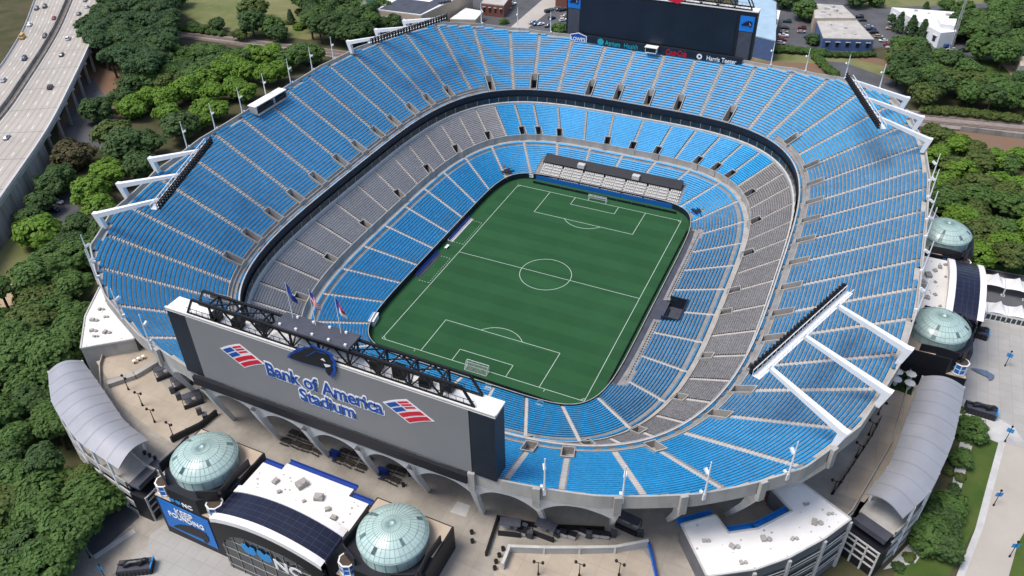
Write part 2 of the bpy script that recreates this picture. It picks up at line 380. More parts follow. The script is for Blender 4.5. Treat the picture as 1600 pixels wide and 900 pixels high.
patch('forecourt', [(1430, 370), (1640, 395), (1640, 760), (1540, 700), (1495, 640), (1470, 600)], 'paver')
patch('forecourt_strip', [(1500, 415), (1640, 438), (1640, 515), (1500, 488)], 'asphalt')
patch('forecourt_strip', [(1500, 620), (1585, 668), (1600, 690), (1545, 690), (1490, 655)], 'conc_light')
patch('road', [(1570, 692), (1640, 715), (1640, 940), (1480, 960), (1530, 830)], 'road_conc')
patch('kerb_strip', [(1560, 690), (1571, 692), (1536, 826), (1484, 960), (1470, 960), (1524, 826)], 'conc_light')
patch('lawn', [(1505, 668), (1560, 692), (1524, 824), (1450, 960), (1340, 960), (1440, 850), (1490, 760)], 'grass_green')
patch('gravel_bed', [(1500, 690), (1520, 694), (1495, 790), (1430, 880), (1380, 890), (1420, 850), (1485, 770)], 'conc_light')
patch('lawn', [(1640, 760), (1640, 960), (1560, 960), (1590, 850)], 'grass_green')
patch('pavement', [(60, 820), (150, 790), (175, 700), (230, 760), (300, 860), (330, 960), (40, 960)], 'conc_plaza')
patch('service_road', [(120, 775), (160, 700), (200, 760), (218, 808), (148, 870), (128, 850)], 'asphalt')
patch('paver_walk', [(250, 838), (360, 890), (420, 960), (200, 960), (180, 890)], 'paver')
patch('paver_walk', [(235, 835), (300, 790), (430, 840), (600, 960), (200, 960)], 'paver')
patch('kerb_strip', [(145, 868), (208, 826), (212, 832), (149, 874)], 'conc_light')
patch('sandy_court', [(-20, 470), (14, 440), (55, 438), (38, 470), (-20, 490)], 'sand')
for z0, pix in ((0, [(225, 41), (400, 62), (545, 80), (545, 92), (400, 75), (240, 54)]), (0, [(1420, 172), (1640, 190), (1640, 214), (1420, 196)])):
    patch('railway_bed', pix, 'ballast')

# ------------------------------------------------------------------ pitch
mb = MB(); mb.sheet([tuple(p) for p in F0[::2]], 0.0); struct('turf', mb, 'turf')
mb = MB(); hw_ = 38.5
for k in range(-11, 12):
    if k % 2 == 0: mb.sheet([(-hw_, k*5.02-2.51), (hw_, k*5.02-2.51), (hw_, k*5.02+2.51), (-hw_, k*5.02+2.51)], .004)
struct('turf_stripes', mb, 'turf_dark')
LX, LY = 34.4, 52.95; mb = MB(); lw = .095; zl = .008
def seg(x0, y0, x1, y1):
    d = math.hypot(x1-x0, y1-y0); ux, uy = (x1-x0)/d*lw, (y1-y0)/d*lw
    mb.add([(x0-uy, y0+ux, zl), (x0+uy, y0-ux, zl), (x1+uy, y1-ux, zl), (x1-uy, y1+ux, zl)], [(0, 1, 2, 3)])
def arcs(cx, cy, r, a0, a1, n):
    P = [[(cx+(r+e)*math.cos(a0+(a1-a0)*i/n), cy+(r+e)*math.sin(a0+(a1-a0)*i/n), zl+.003) for i in range(n+1)] for e in (-lw, lw)]
    mb.grid(P, flip=True)
for sx in (-1, 1): seg(sx*LX, -LY, sx*LX, LY)
seg(-LX, 0, LX, 0); arcs(0, 0, 9.15, 0, 2*math.pi, 64)
for sy in (-1, 1):
    seg(-LX-lw, sy*LY, LX+lw, sy*LY)
    for hw2, dp in ((20.16, 16.5), (9.16, 5.5)):
        for sx in (-1, 1): seg(sx*hw2, sy*(LY-lw), sx*hw2, sy*(LY-dp))
        seg(-hw2-lw, sy*(LY-dp), hw2+lw, sy*(LY-dp))
    a = math.acos(5.5/9.15); c = -math.pi/2*sy; arcs(0, sy*(LY-11), 9.15, c-a, c+a, 24)
    for sx in (-1, 1):
        c = math.atan2(-sy, -sx); arcs(sx*LX, sy*LY, 1, c-math.pi/4, c+math.pi/4, 8)
        seg(sx*22, sy*(LY+.3), sx*22, sy*(LY+1.1)) if sy < 0 else None
for c in (-13, 13):
    for k in range(14): seg(-LX-.9, c-8+k*1.15, -LX-.9, c-7.6+k*1.15)
    for e in (-8, 8):
        for k in range(4): seg(-LX-1-k*1.1, c+e, -LX-1.5-k*1.1, c+e)
struct('pitch_lines', mb, 'line')

# ------------------------------------------------------------------ the three tiers of the stadium
lower = thing('lower_stand', 'lowest ring of blue seats wrapped right around the football pitch', 'grandstand', (CX, CY, 0))
club = thing('middle_stand', 'middle ring of seats, grey along the sides and blue at the far end', 'grandstand', (CX, CY, G))
upper = thing('upper_stand', 'huge upper ring of blue seats with pale aisles and concrete rim', 'grandstand', (CX, CY, PZ))
RL, RC, RU = 18, 19, 34
A1 = arc(F1); nL = 34
LI = [float(np.interp((k*A1[-1]/nL+6.0) % A1[-1], A1, np.arange(N+1))) for k in range(nL)]; LI.sort()
P1z, PL0 = 7.0, 1.7
xr = lambda f, r: (lambda p: p[0])(pos(F0, f)+(pos(F1, f)-pos(F0, f))*r/RL)
yr = lambda f, r: (pos(F0, f)+(pos(F1, f)-pos(F0, f))*r/RL)[1]
def lskip(f, r, e, L):
    p = pos(F0, f)+(pos(F1, f)-pos(F0, f))*(r+.5)/RL
    if p[0] > 30 and -45.5 < p[1] < 46 and p[0] < 44.6: return True          # charcoal terrace along the right touchline
    if p[0] > 30 and -11.5 < p[1] < -.5 and p[0] < 50.5: return True        # players' tunnel
    if abs(p[0]) < 31.0 and p[1] > 0 and p[1] < 71.4: return True            # supporters' section
    if r == RL-2: return True                                               # cross aisle below the last row
    if 50 < p[1] < 68 and abs(p[0]+1) > 36 and p[1]-50 < 9 and abs((p[0]+1)*0+p[1]-60+abs(abs(p[0]+1)-43)) < 2.2 and r < 6: return True
    return False
def lmask(i, r):
    p = (F0[i]+F0[(i+1) % N])/2; q = (F1[i]+F1[(i+1) % N])/2; p = p+(q-p)*(r+.5)/RL
    return not (p[0] > 30 and -11.5 < p[1] < -.5 and p[0] < 50.5)
terraces('terrace_steps', F0, F1, PL0, P1z, RL, lmask, 'tread', lower)
for k in range(nL):
    i0, i1 = LI[k], LI[(k+1) % nL]+(N if k == nL-1 else 0)
    mid = pos(F1, (i0+i1)/2)
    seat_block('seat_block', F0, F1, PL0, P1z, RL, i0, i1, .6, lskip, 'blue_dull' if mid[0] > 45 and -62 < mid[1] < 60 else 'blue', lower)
mb = MB(); ring(mb, F0, PL0+.75, 0.0); ring(mb, F0+normals(F0)*.18, PL0, PL0+.75); ring(mb, F0+normals(F0)*.18, PL0+.75, PL0+.75, F0)
obj('front_wall', mb, 'navy', lower)
mb = MB(); ring(mb, F0+normals(F0)*-.06, PL0+.80, PL0+.92); ring(mb, F0+normals(F0)*.14, PL0+.92, PL0+.80); ring(mb, F0+normals(F0)*.14, PL0+.92, PL0+.92, F0+normals(F0)*-.06)
obj('coping', mb, 'conc', lower)
mb = MB(); ring(mb, F2, P1z-.05, P1z-.05, F1); obj('walkway', mb, 'conc', lower)
def tier_aisles(par, A, B, zA, zB, R, idx, skip):
    mb = MB()
    for f in idx:
        a, b = pos(A, f), pos(B, f); n = (b-a)/np.linalg.norm(b-a); ang = math.atan2(n[1], n[0]); pt = np.linalg.norm(b-a)/R
        for r in range(R):
            if skip(f, r): continue
            p = a+(b-a)*(r+.5)/R; mb.box((*p, zA+(zB-zA)*r/R+.03), (pt*.96, .9, .06), ang); q_ = a+(b-a)*(r+.8)/R; mb.box((*q_, zA+(zB-zA)*r/R+(zB-zA)/R*.3), (pt*.36, .9, (zB-zA)/R*.5), ang)
    obj('aisle_steps', mb, 'aisle', par)
tier_aisles(lower, F0, F1, PL0, P1z, RL, LI, lambda f, r: lskip(f, r, 0, 9) and r != RL-2)
# charcoal terrace on the right side
mb = MB(); mb.prism([(40.15, -45.5), (44.9, -45.5), (44.9, 45), (40.15, 45)], 1.2, 2.05); mb.prism([(39.4, -11.4), (50.4, -11.4), (50.4, -.6), (39.4, -.6)], .25, .55)
obj('side_terrace', mb, 'charcoal', lower)
mb = MB(); mb.prism([(50.45, -11.6), (50.9, -11.6), (50.9, -.4), (50.45, -.4)], .3, 5.2); mb.prism([(44.9, -.6), (50.9, -.6), (50.9, -.2), (44.9, -.2)], .3, 4.8); mb.prism([(44.9, -11.9), (50.9, -11.9), (50.9, -11.45), (44.9, -11.45)], .3, 4.8)
mb.box((45.4, -6, 1.0), (.3, 7, 1.2)); obj('tunnel_wall', mb, 'navy', lower)
mb = MB()
for y in np.arange(-44.5, 44, 1.25):
    if -13 < y < 1: continue
    for x in (43.6, 44.4): mb.box((x, y, 2.35), (.35, .75, .5))
obj('terrace_chairs', mb, 'black', lower)
# far corner tunnels
for sx in (-1, 1):
    mb = MB(); c = Vector((-1+sx*40.5, 56.5, 0)); a = math.atan2(9, -sx*-9) 
    mb.box((c.x+sx*1.2, c.y+1.5, 1.5), (6.5, 5, 3.0), sx*-.75); obj('corner_tunnel', mb, 'navy', lower)
    mb = MB(); mb.box((c.x-sx*.7, c.y-.9, 2.0), (4.6, .35, 1.5), sx*-.75); obj('tunnel_banner', mb, 'bluepaint' if sx > 0 else 'charcoal', lower)

# middle tier
Z2, Z3 = 8.9, 15.2
cskip = lambda f, r, e, L: r < 5 and any(abs(((f-v+N/2) % N)-N/2) < 2.6 for v in CV)
CI = UI; CV = [f for k, f in enumerate(CI) if k % 2 == 0 or (FAR(f) and k % 4 != 3)]
def cmask(i, r): return not (r < 5 and any(abs(((i+.5-v+N/2) % N)-N/2) < 2.0 for v in CV))
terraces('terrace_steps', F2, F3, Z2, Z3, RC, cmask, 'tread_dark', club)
for k in range(len(CI)):
    i0, i1 = CI[k], CI[(k+1) % len(CI)]+(N if k == len(CI)-1 else 0)
    fm = (i0+i1)/2 % N
    seat_block('seat_block', F2, F3, Z2, Z3, RC, i0, i1, .6, cskip, 'blue' if K*1.02 < fm < K*2.92 else 'grey_right' if fm < K*1.1 or fm > K*6.6 else 'grey_seat', club)
mb = MB(); ring(mb, F2, Z2+.7, P1z-.05); ring(mb, F2+normals(F2)*.25, Z2, Z2+.7); ring(mb, F2+normals(F2)*.25, Z2+.7, Z2+.7, F2); obj('front_wall', mb, 'conc', club)
def vomitory(par, P, Q, zA, zB, R, f, r0, r1, w_, mats=('conc', 'black')):
    """stair opening cut into the seats: floor, side walls, back wall and the dark doorway"""
    a = pos(P, f)+(pos(Q, f)-pos(P, f))*r0/R; b = pos(P, f)+(pos(Q, f)-pos(P, f))*r1/R; n = (b-a)/np.linalg.norm(b-a); t = np.array([-n[1], n[0]])
    z0 = zA+(zB-zA)*r0/R; z1 = zA+(zB-zA)*r1/R; L = np.linalg.norm(b-a); ang = math.atan2(n[1], n[0]); m = MB(); c = (a+b)/2
    m.box((*c, z0-1.6), (L, w_, .2), ang); e = a-n*.1; m.box((*e, z0-.35), (.22, w_+.5, 2.6), ang)
    for s in (-1, 1):
        e0, e1 = a+t*s*w_/2, b+t*s*w_/2; e2, e3 = e0+t*s*.25, e1+t*s*.25
        m.add([(*e0, z0-1.7), (*e1, z0-1.7), (*e1, z1+.6), (*e0, z0+.75), (*e2, z0-1.7), (*e3, z0-1.7), (*e3, z1+.6), (*e2, z0+.75)], [(0, 1, 2, 3), (4, 7, 6, 5), (3, 2, 6, 7), (0, 3, 7, 4), (1, 5, 6, 2)])
    e = b+n*.12; m.box((*e, (z0-1.6+z1+.6)/2), (.24, w_+.5, z1+.6-z0+1.6), ang)
    o = obj('vomitory', m, mats[0], par)
    m = MB(); e = b-n*.04; m.box((*e, z0+.25), (.06, w_*.85, 3.4), ang); obj('doorway', m, mats[1], o)
    return o
tier_aisles(club, F2, F3, Z2, Z3, RC, CI, lambda f, r: r < 5 and any(abs(((f-v+N/2) % N)-N/2) < 2.6 for v in CV))
for f in CV: vomitory(club, F2, F3, Z2, Z3, RC, f, 0, 5, 2.6)
# suites, ledge and the dark fascia carried by the upper tier
N3 = normals(F3)
mb = MB(); F3b = F3+N3*.55; ring(mb, F3, Z3, Z3+1.2); ring(mb, F3b, Z3+1.35, Z3+1.2, F3); obj('ledge', mb, 'conc_light', upper)
mb = MB(); ring(mb, F3b, Z3+1.3, 18.9); obj('suite_windows', mb, 'glass', upper)
mb = MB()
for i in range(0, N, 8):
    p = F3b[i]-N3[i]*.06; mb.box((p[0], p[1], 17.7), (.12, .16, 2.2), math.atan2(N3[i][1], N3[i][0]))
obj('suite_mullions', mb, 'conc', upper)
mb = MB(); F4o = F4-NF*.15; ring(mb, F4o, 18.75, 21.75); ring(mb, F4o, 21.75, 21.75, F4+NF*.1); ring(mb, F4+NF*.1, 21.75, 20.9); ring(mb, F4+NF*2, 18.75, 18.75, F4o)
mb.f = [f[::-1] for f in mb.f]; obj('fascia', mb, 'navy', upper)
mb = MB(); ring(mb, F4-NF*.18, 21.72, 21.86); ring(mb, F4-NF*.18, 21.86, 21.86, F4+NF*.3); ring(mb, F4+NF*.3, 21.86, 20.9); mb.f = [f[::-1] for f in mb.f]; obj('front_parapet', mb, 'conc_light', upper)
mb = MB(); F4r = F4-NF*.2; ring(mb, F4r, 21.95, 22.05); ring(mb, F4r, 22.05, 22.05, F4-NF*.1)
for i in range(0, N, 6): p = F4r[i]; mb.box((p[0], p[1], 21.85), (.07, .07, .3))
obj('front_rail', mb, 'conc_light', upper)
# upper tier
PU = 36.0/RU; B4 = F4+NF*36.0; ZU1 = Z4+SLOPE*36.0
NR = np.minimum(np.floor((np.minimum(DR, np.roll(DR, -1))-.25)/PU), RU).astype(int)
VR0, VR1, VW = 2, 7, 3.0
def invom(f, pad): 
    i = int(f) % N; st = np.linalg.norm(F4[(i+1) % N]-F4[i])
    return any(abs(((f-v+N/2) % N)-N/2)*st < pad for v in VOM)
def uskip(f, r, e, L):
    if r+1 > NR[int(f) % N]: return True
    far = FAR(f)
    if r in (1, 2) and not far: return True
    if r == 0 and not far and (int(f*.35) % 5 == 0): return True
    if (VR0 if not far else 0) <= r < VR1 and e < VW/2+.35 and any(abs(((f-v+N/2) % N)-N/2) < 6 for v in VOM): return True
    i = near_cam(f, r)
    return i
cam_box = (-116.5, -104, -7.5, 15)
def near_cam(f, r):
    p = pos(F4, f)+(pos(B4, f)-pos(F4, f))*r/RU; return p[0] < -111.2 and -5 < p[1] < 12
def umask(i, r):
    if r+1 > NR[i]: return False
    lo = VR0 if not FAR(i) else 0
    return not (lo <= r < VR1 and invom(i+.5, VW/2))
terraces('terrace_steps', F4, B4, Z4, ZU1, RU, umask, 'tread', upper)
for k in range(len(UI)):
    i0, i1 = UI[k], UI[(k+1) % len(UI)]+(N if k == len(UI)-1 else 0)
    m_ = pos(F4, (i0+i1)/2)
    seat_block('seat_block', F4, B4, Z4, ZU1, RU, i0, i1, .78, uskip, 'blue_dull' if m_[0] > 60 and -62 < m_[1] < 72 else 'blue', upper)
mb = MB()
for f in UI:      # half-steps down the middle of every aisle
    i = int(round(f)) % N; far = FAR(f); vom = f in VOM; ang = math.atan2(NF[i][1], NF[i][0])
    for r in range((VR1 if vom else (0 if far else 3)), NR[i]-1):
        p = F4[i]+NF[i]*(r*PU+PU*.78); mb.box((p[0], p[1], Z4+(ZU1-Z4)*r/RU+.14), (PU*.42, 1.3, .29), ang); mb.box((p[0]-NF[i][0]*PU*.45, p[1]-NF[i][1]*PU*.45, Z4+(ZU1-Z4)*r/RU+.01), (PU*.46, 1.3, .03), ang)
obj('aisle_steps', mb, 'aisle', upper)
for f in VOM:
    far = FAR(f); vomitory(upper, F4, B4, Z4, ZU1, RU, f, VR0 if not far else .3, VR1, VW-.3, ('conc', 'black'))
# low wall behind the front walkway on the sides
mb = MB()
for i in range(N):
    if FAR(i) or FAR(i+1) or invom(i+.5, VW/2): continue
    a, b = F4[i]+NF[i]*3*PU, F4[(i+1) % N]+NF[(i+1) % N]*3*PU; z = Z4+(ZU1-Z4)*3/RU
    a2, b2 = a-NF[i]*.2, b-NF[(i+1) % N]*.2
    mb.add([(*a2, z-1.2), (*b2, z-1.2), (*b2, z+.35), (*a2, z+.35), (*a, z+.35), (*b, z+.35), (*a, z-.2), (*b, z-.2)], [(0, 1, 2, 3), (3, 2, 5, 4), (4, 5, 7, 6)])
obj('walkway_wall', mb, 'conc', upper)
# rim: ledge, parapet and outer band
zr = Z4+SLOPE*DR
mb = MB()
for i in range(N):
    j = (i+1) % N; d = NR[i]*PU; zl_ = Z4+(ZU1-Z4)*NR[i]/RU+.05; zp = Z4+(ZU1-Z4)*(NR[i]-1)/RU
    a, b = F4[i]+NF[i]*d, F4[j]+NF[j]*d; c, e = F4[j]+NF[j]*DR[j], F4[i]+NF[i]*DR[i]
    mb.add([(*a, zp), (*b, zp), (*b, zl_), (*a, zl_), (*c, zl_), (*e, zl_)], [(0, 3, 2, 1), (3, 5, 4, 2)])
obj('rim_ledge', mb, 'conc', upper)
RI = F4+NF*(DR[:, None]-.02); RO = F4+NF*(DR[:, None]+.4)
mb = MB(); ring(mb, RI, zr+.75, zr-.9); ring(mb, RI, zr+.75, zr+.75, RO); ring(mb, RO, zr-2.9, zr+.75); ring(mb, RO, zr-2.9, zr-2.9, F4+NF*(DR[:, None]-1.6))
mb.f = [f[::-1] for f in mb.f]; obj('rim_band', mb, 'conc', upper)
mb = MB(); ring(mb, F4+NF*.3, 18.75, 19.1, F4+NF*8.6); ring(mb, F4+NF*8.6, 19.1, zr-2.9, F4+NF*(DR[:, None]-1.6)); obj('raker_soffit', mb, 'conc', upper)
mb = MB(); ring(mb, F4+NF*3.5, G-1, 20.6); obj('back_wall', mb, 'conc', upper)
# leaning columns and the arches between them at the near end
COLB = [(-53.5, -109.5), (-38.5, -112.9), (-23.8, -113.4), (-9.7, -113.1), (4.2, -112.9), (17.5, -112.4), (31.7, -112.6), (44.9, -108.7), (58.9, -103.7), (70.1, -97.6), (81.5, -91), (91, -80)]
cols = []
for x, y in COLB:
    i = near_idx((x*1.02, y*1.05)); P, z, n = rim_at(i, 1.0); cols.append((x, y, i))
    m = MB(); a = Vector((x, y, PZ)); t = Vector((-n[1], n[0], 0)); nn = Vector((n[0], n[1], 0)); top = Vector((P[0], P[1], z-(3.3 if -41.5 < P[0] < 32 else 2.7)))
    ring_ = []
    for (c, hw2, dp, zz) in ((a, .45, 1.1, PZ), (a.lerp(top, .55), .5, 1.4, None), (top-nn*.7, .75, 2.4, None)):
        ring_.append([c+t*s*hw2+nn*e*dp/2 for s, e in ((-1, -1), (1, -1), (1, 1), (-1, 1))])
    m.grid([[tuple(p) for p in r] for r in ring_], True); obj('column', m, 'conc_white', upper)
    if -41.5 < P[0] < 32: continue
    m = MB(); m.box((P[0], P[1], z-1.3), (.8, 1.5, 5.4), math.atan2(n[1], n[0])); obj('rim_fin', m, 'conc', upper)
for (x0, y0, i0), (x1, y1, i1) in zip(cols[:8], cols[1:9]):
    m = MB(); rows = [[], [], []]; lo, hi = sorted((i0, i1)); ii = list(range(lo, hi+1)); na = len(ii)-1
    for k, i in enumerate(ii):
        P, z, n = rim_at(i, .3); tt = 2*k/na-1; zz = z-3.7-4.6*abs(tt)**2.2
        Pb = P-n*(z-2.9-zz)*.17; Pb2 = Pb-n*.6
        rows[0].append((*P, z-2.85)); rows[1].append((*Pb, zz)); rows[2].append((*Pb2, zz))
    m.grid(rows, flip=True); obj('arch', m, 'conc_white', upper)
# elevated plaza slab ringing the upper tier
def off_rim(dd): return F4+NF*(DR[:, None]+dd)
ext = []
for i in range(N):
    p = F4[i]+NF[i]*DR[i]; a = math.degrees(math.atan2(p[1]-CY, p[0]-CX))
    e = float(np.interp(a, [-180, -132, -121, -112, -64, -50, -42, 2, 8, 25, 32, 180], [1, 2, 12, 18, 18, 7, 5, 5, 13, 13, 1, 1]))
    ext.append(e)
ext = np.array(ext); ext = np.convolve(np.r_[ext[-20:], ext, ext[:20]], np.ones(21)/21, 'same')[20:-20]
PO = F4+NF*(DR+ext)[:, None]
mb = MB(); ring(mb, F4+NF*3, PZ, PZ, PO); ring(mb, PO, PZ, PZ-1.2); ring(mb, PO, PZ-1.2, PZ-1.2, F4+NF*3); mb.f = [f[::-1] for f in mb.f]
struct('plaza', mb, 'conc_plaza')
mb = MB(); ring(mb, PO-NF*.3, PZ+1.15, G-.2, PO-NF*.3); ring(mb, PO-NF*.55, PZ, PZ+1.15); ring(mb, PO-NF*.3, PZ+1.15, PZ+1.15, PO-NF*.55); 
tag(obj('plaza_wall', mb, 'conc'), 'long concrete retaining wall and parapet carrying the raised plaza around the stadium', 'wall')

# ------------------------------------------------------------------ near scoreboard (seen from behind) and far scoreboard
def truss(par, x0, x1, yf, yb, z0, z1, step=7.0, name='truss'):
    m = MB(); n = max(1, round((x1-x0)/step)); xs = [x0+(x1-x0)*i/n for i in range(n+1)]
    for y in (yf, yb):
        m.bar((x0+2.5, y, z1), (x1-2.5, y, z1), .5); m.bar((x0, y, z0), (x1, y, z0), .42)
        m.bar((x0, y, z0), (x0+2.5, y, z1), .42); m.bar((x1, y, z0), (x1-2.5, y, z1), .42)
        for i, x in enumerate(xs[1:-1]):
            m.bar((x, y, z0), (x, y, z1), .38)
        for a, b in zip(xs[1:-2], xs[2:-1]): m.bar((a, y, z0), ((a+b)/2, y, z1), .28); m.bar(((a+b)/2, y, z1), (b, y, z0), .28)
        for k in range(int((x1-x0)/1.6)): x = x0+1.2+k*1.6; m.bar((x, y, z0), (x, y, z0+1.5), .08)
        m.bar((x0, y, z0+1.5), (x1, y, z0+1.5), .09)
    for i, x in enumerate(xs[1:-1]): m.bar((x, yf, z1), (x, yb, z1), .34); m.bar((x, yf, z0), (x, yb, z1), .24)
    for a, b in zip(xs[1:-2], xs[2:-1]): m.bar((a, yf, z1), (b, yb, z1), .22)
    return obj(name, m, 'black_metal', par)
def poly_plate(par, name, pts, y, th, m_, holes=None):
    """upright plate in the x-z plane facing -y"""
    m = MB(); n = len(pts); A = sum(pts[i][0]*pts[(i+1) % n][1]-pts[(i+1) % n][0]*pts[i][1] for i in range(n))
    if A < 0: pts = pts[::-1]
    vs = [(x, y, z) for x, z in pts]+[(x, y+th, z) for x, z in pts]
    m.add(vs, [tuple(range(n)), tuple(range(n, 2*n))[::-1]]+[(i+n, (i+1) % n+n, (i+1) % n, i) for i in range(n)])
    return obj(name, m, m_, par)
def cat_head(par, x, z, s, y, flip=1):
    pts = [(-6.6, -2.4), (-5.4, -.8), (-3.6, .9), (-1.4, 2.3), (.4, 3.0), (1.0, 4.0), (2.4, 3.4), (4.2, 3.5), (6.0, 2.8), (5.7, 1.9), (6.4, .8), (5.9, -.4), (6.0, -1.6), (4.6, -4.2), (3.8, -3.0), (4.0, -2.0), (1.0, -2.2), (-2.5, -2.5)]
    P = lambda k, dx=0, dz=0: [(x+flip*s*(a*k+dx), z+s*(b*k+dz)) for a, b in pts]
    poly_plate(par, 'emblem_outline', P(1.0), y, .12, 'signblue')
    poly_plate(par, 'emblem', P(.88, -.1, -.05), y-.10, .09, 'black')
    for a, b, c, d, w2 in ((-5.2, -1.1, -1.5, 1.6, .14), (-1.2, -.2, 1.6, 2.2, .14), (1.8, 2.4, 4.2, 2.5, .12)):
        poly_plate(par, 'emblem_stripe', [(x+flip*s*a, z+s*b), (x+flip*s*c, z+s*d), (x+flip*s*c, z+s*(d+w2*2)), (x+flip*s*a, z+s*(b+w2))], y-.14, .03, 'signblue')
    poly_plate(par, 'emblem_eye', [(x+flip*s*2.6, z+s*.5), (x+flip*s*3.8, z+s*.3), (x+flip*s*3.3, z+s*1.1)], y-.14, .03, 'signwhite')
    poly_plate(par, 'emblem_teeth', [(x+flip*s*3.2, z-s*.5), (x+flip*s*4.9, z-s*.3), (x+flip*s*4.6, z-s*.8), (x+flip*s*3.5, z-s*1.3)], y-.14, .03, 'signwhite')
sg = thing('scoreboard', 'grey backed scoreboard with blue lettering standing on the near rim under three flags', 'scoreboard', (-2.7, -115.3, 37.8))
m = MB(); m.box((-2.7, -115.25, 47.15), (81.2, 4.3, 18.5)); obj('housing', m, 'navy', sg)
m = MB(); m.box((-2.7, -115.2, 56.65), (81.6, 4.6, .5)); m.box((-2.7, -117.25, 57.0), (81.6, .5, .5)); obj('top_cover', m, 'roof_white', sg)
m = MB(); m.box((-2.75, -117.47, 47.2), (70.2, .12, 18.3)); obj('sign_face', m, 'signgrey', sg)
m = MB(); m.box((-4.7, -118.1, 36.6), (72.5, .9, 2.5)); obj('soffit', m, 'black', sg)
for x in (-38, -24, -10, 4, 18, 32):
    m = MB(); m.box((x, -115.3, 36.9), (1.2, 3.2, 2.4)); obj('support', m, 'black_metal', sg)
for nm, body, size, xx, zz in (('lettering', 'Bank of America', 5.3, -2.6, 46.8), ('lettering', 'Stadium', 5.1, -2.2, 42.4)):
    letters(nm, body, size, (xx, -117.56, zz), 'signwhite', sg, .04, .44, xs=.84 if len(body) > 8 else .88, shear=.0)
    letters(nm, body, size, (xx, -117.68, zz), 'signblue', sg, .05, .08, xs=.84 if len(body) > 8 else .88, shear=.0)
def flag_mark(par, L, a, b, y):
    P = lambda s, t: (L[0]+a[0]*s+b[0]*t, L[1]+a[1]*s+b[1]*t+.35*math.sin(math.pi*s)*.5)
    def band(s0, s1, t0, t1, mm, yy, pad=0):
        n = 6; pts = [P(s0+(s1-s0)*i/n, t0) for i in range(n+1)]+[P(s1-(s1-s0)*i/n, t1) for i in range(n+1)]
        poly_plate(par, 'logo_stripe', pts, yy, .07, mm)
    band(-.07, 1.07, -.08, 1.08, 'signwhite', y)
    for t0, t1 in ((.54, .74), (.82, 1.02)): band(0, 1, t0, t1, 'signred', y-.08)
    for t0, t1 in ((0, .2), (.27, .46)): band(0, .46, t0, t1, 'signblue', y-.08)
    for t0, t1 in ((0, .09), (.15, .23), (.3, .38)): band(.54, 1, t0, t1, 'signred', y-.08)
flag_mark(sg, (-29.0, 49.9), (5.6, 3.1), (5.1, -3.2), -117.6); flag_mark(sg, (13.3, 50.5), (5.3, 2.8), (5.2, -3.2), -117.6)
cat_head(sg, -3.6, 57.2, 1.0, -118.0)
truss(sg, -37.2, 33.5, -117.0, -113.5, 57.2, 61.6)
m = MB(); m.box((-3.2, -115.2, 62.3), (18.5, 4.6, .5)); obj('roof_platform', m, 'charcoal', sg)
m = MB()
for k in range(9): m.box((-11+k*2, -113.6 if k % 2 else -116.9, 62.75), (.5, .4, .45))
obj('platform_lamp', m, 'white', sg)
for x, h in ((-30, 1.4), (-24, 1.8), (10.5, 2.0), (16, 2.8), (22, 2.0), (26.5, 1.2), (-18.5, 1.7)):
    m = MB(); m.box((x, -115.3+(x % 3-1)*.5, 57.1+h/2), (2.4, 1.7, h)); obj('roof_unit', m, 'conc_light' if int(x) % 2 else 'black_metal', sg)
flags = (('state', -9.9, 'blue flag on the left of three poles above the grey scoreboard'), ('usa', -4.2, 'striped red and white flag on the middle pole above the grey scoreboard'), ('nc', 2.0, 'red and white flag on the right of three poles above the grey scoreboard'))
for kind, x, lab in flags:
    t = thing('flagpole', lab, 'flag', (x, -114.0, 62.5), 'flags on the scoreboard roof'); m = MB(); m.cone((0, 0, 0), (0, 0, 9.4), .11, .05, 8); obj('pole', m, 'white', t, local=True)
    def cloth(u0, u1, v0, v1, nm, mm):
        m = MB(); n = 8; P = [[], []]
        rows = []
        for j in range(3):
            v = v0+(v1-v0)*j/2; row = []
            for i in range(n+1):
                u = u0+(u1-u0)*i/n; row.append((.08+u*.95, .30*math.sin(u*3.2+v*2)*u*.8, 9.2-v*2.5-u*1.5))
            rows.append(row)
        m.grid(rows); obj(nm, m, mm, t, local=True)
    if kind == 'usa':
        for s in range(7): cloth(0 if s > 3 else .8, 1.9, s/7, (s+1)/7, 'flag_stripe', 'signred' if s % 2 == 0 else 'signwhite')
        cloth(0, .8, 0, 4/7, 'flag_canton', 'signblue')
    elif kind == 'nc': cloth(0, .6, 0, 1, 'flag_canton', 'signblue'); cloth(.6, 1.9, 0, .5, 'flag_band', 'signred'); cloth(.6, 1.9, .5, 1, 'flag_band', 'signwhite')
    else: cloth(0, 1.9, 0, 1, 'flag_cloth', 'bluedeep')
fs = thing('scoreboard', 'dark video scoreboard facing the pitch from the far rim, with sponsor names below its screen', 'scoreboard', (-2, 128, 37))
m = MB(); m.box((-2, 128.3, 47.8), (83, 4.2, 20.6)); obj('housing', m, 'black', fs)
m = MB(); m.box((-3, 126.1, 48.2), (69, .2, 17.4)); obj('screen', m, 'screen', fs)
m = MB(); m.box((-2, 128.3, 58.3), (83.4, 4.6, .5)); obj('top_cover', m, 'roof_white', fs)
for x in (-39.9, 35.8):
    m = MB(); m.box((x, 126.1, 43.9), (5.4, .22, 11.6)); obj('speaker_panel', m, 'charcoal', fs)
    m = MB(); m.box((x, 126.1, 53.1), (5.8, .22, 6.2)); obj('badge_panel', m, 'bluepaint', fs)
    cat_head(fs, x, 53.2, .36, 125.85)
m = MB(); m.box((-2, 125.0, 37.6), (77, 1.6, 2.9)); obj('sponsor_strip', m, 'navy', fs)
poly_plate(fs, 'sponsor_frame', [(-40.6, 35.9), (-32.6, 35.9), (-32.6, 38.9), (-36.6, 40.1), (-40.6, 38.9)], 124.1, .1, 'signwhite')
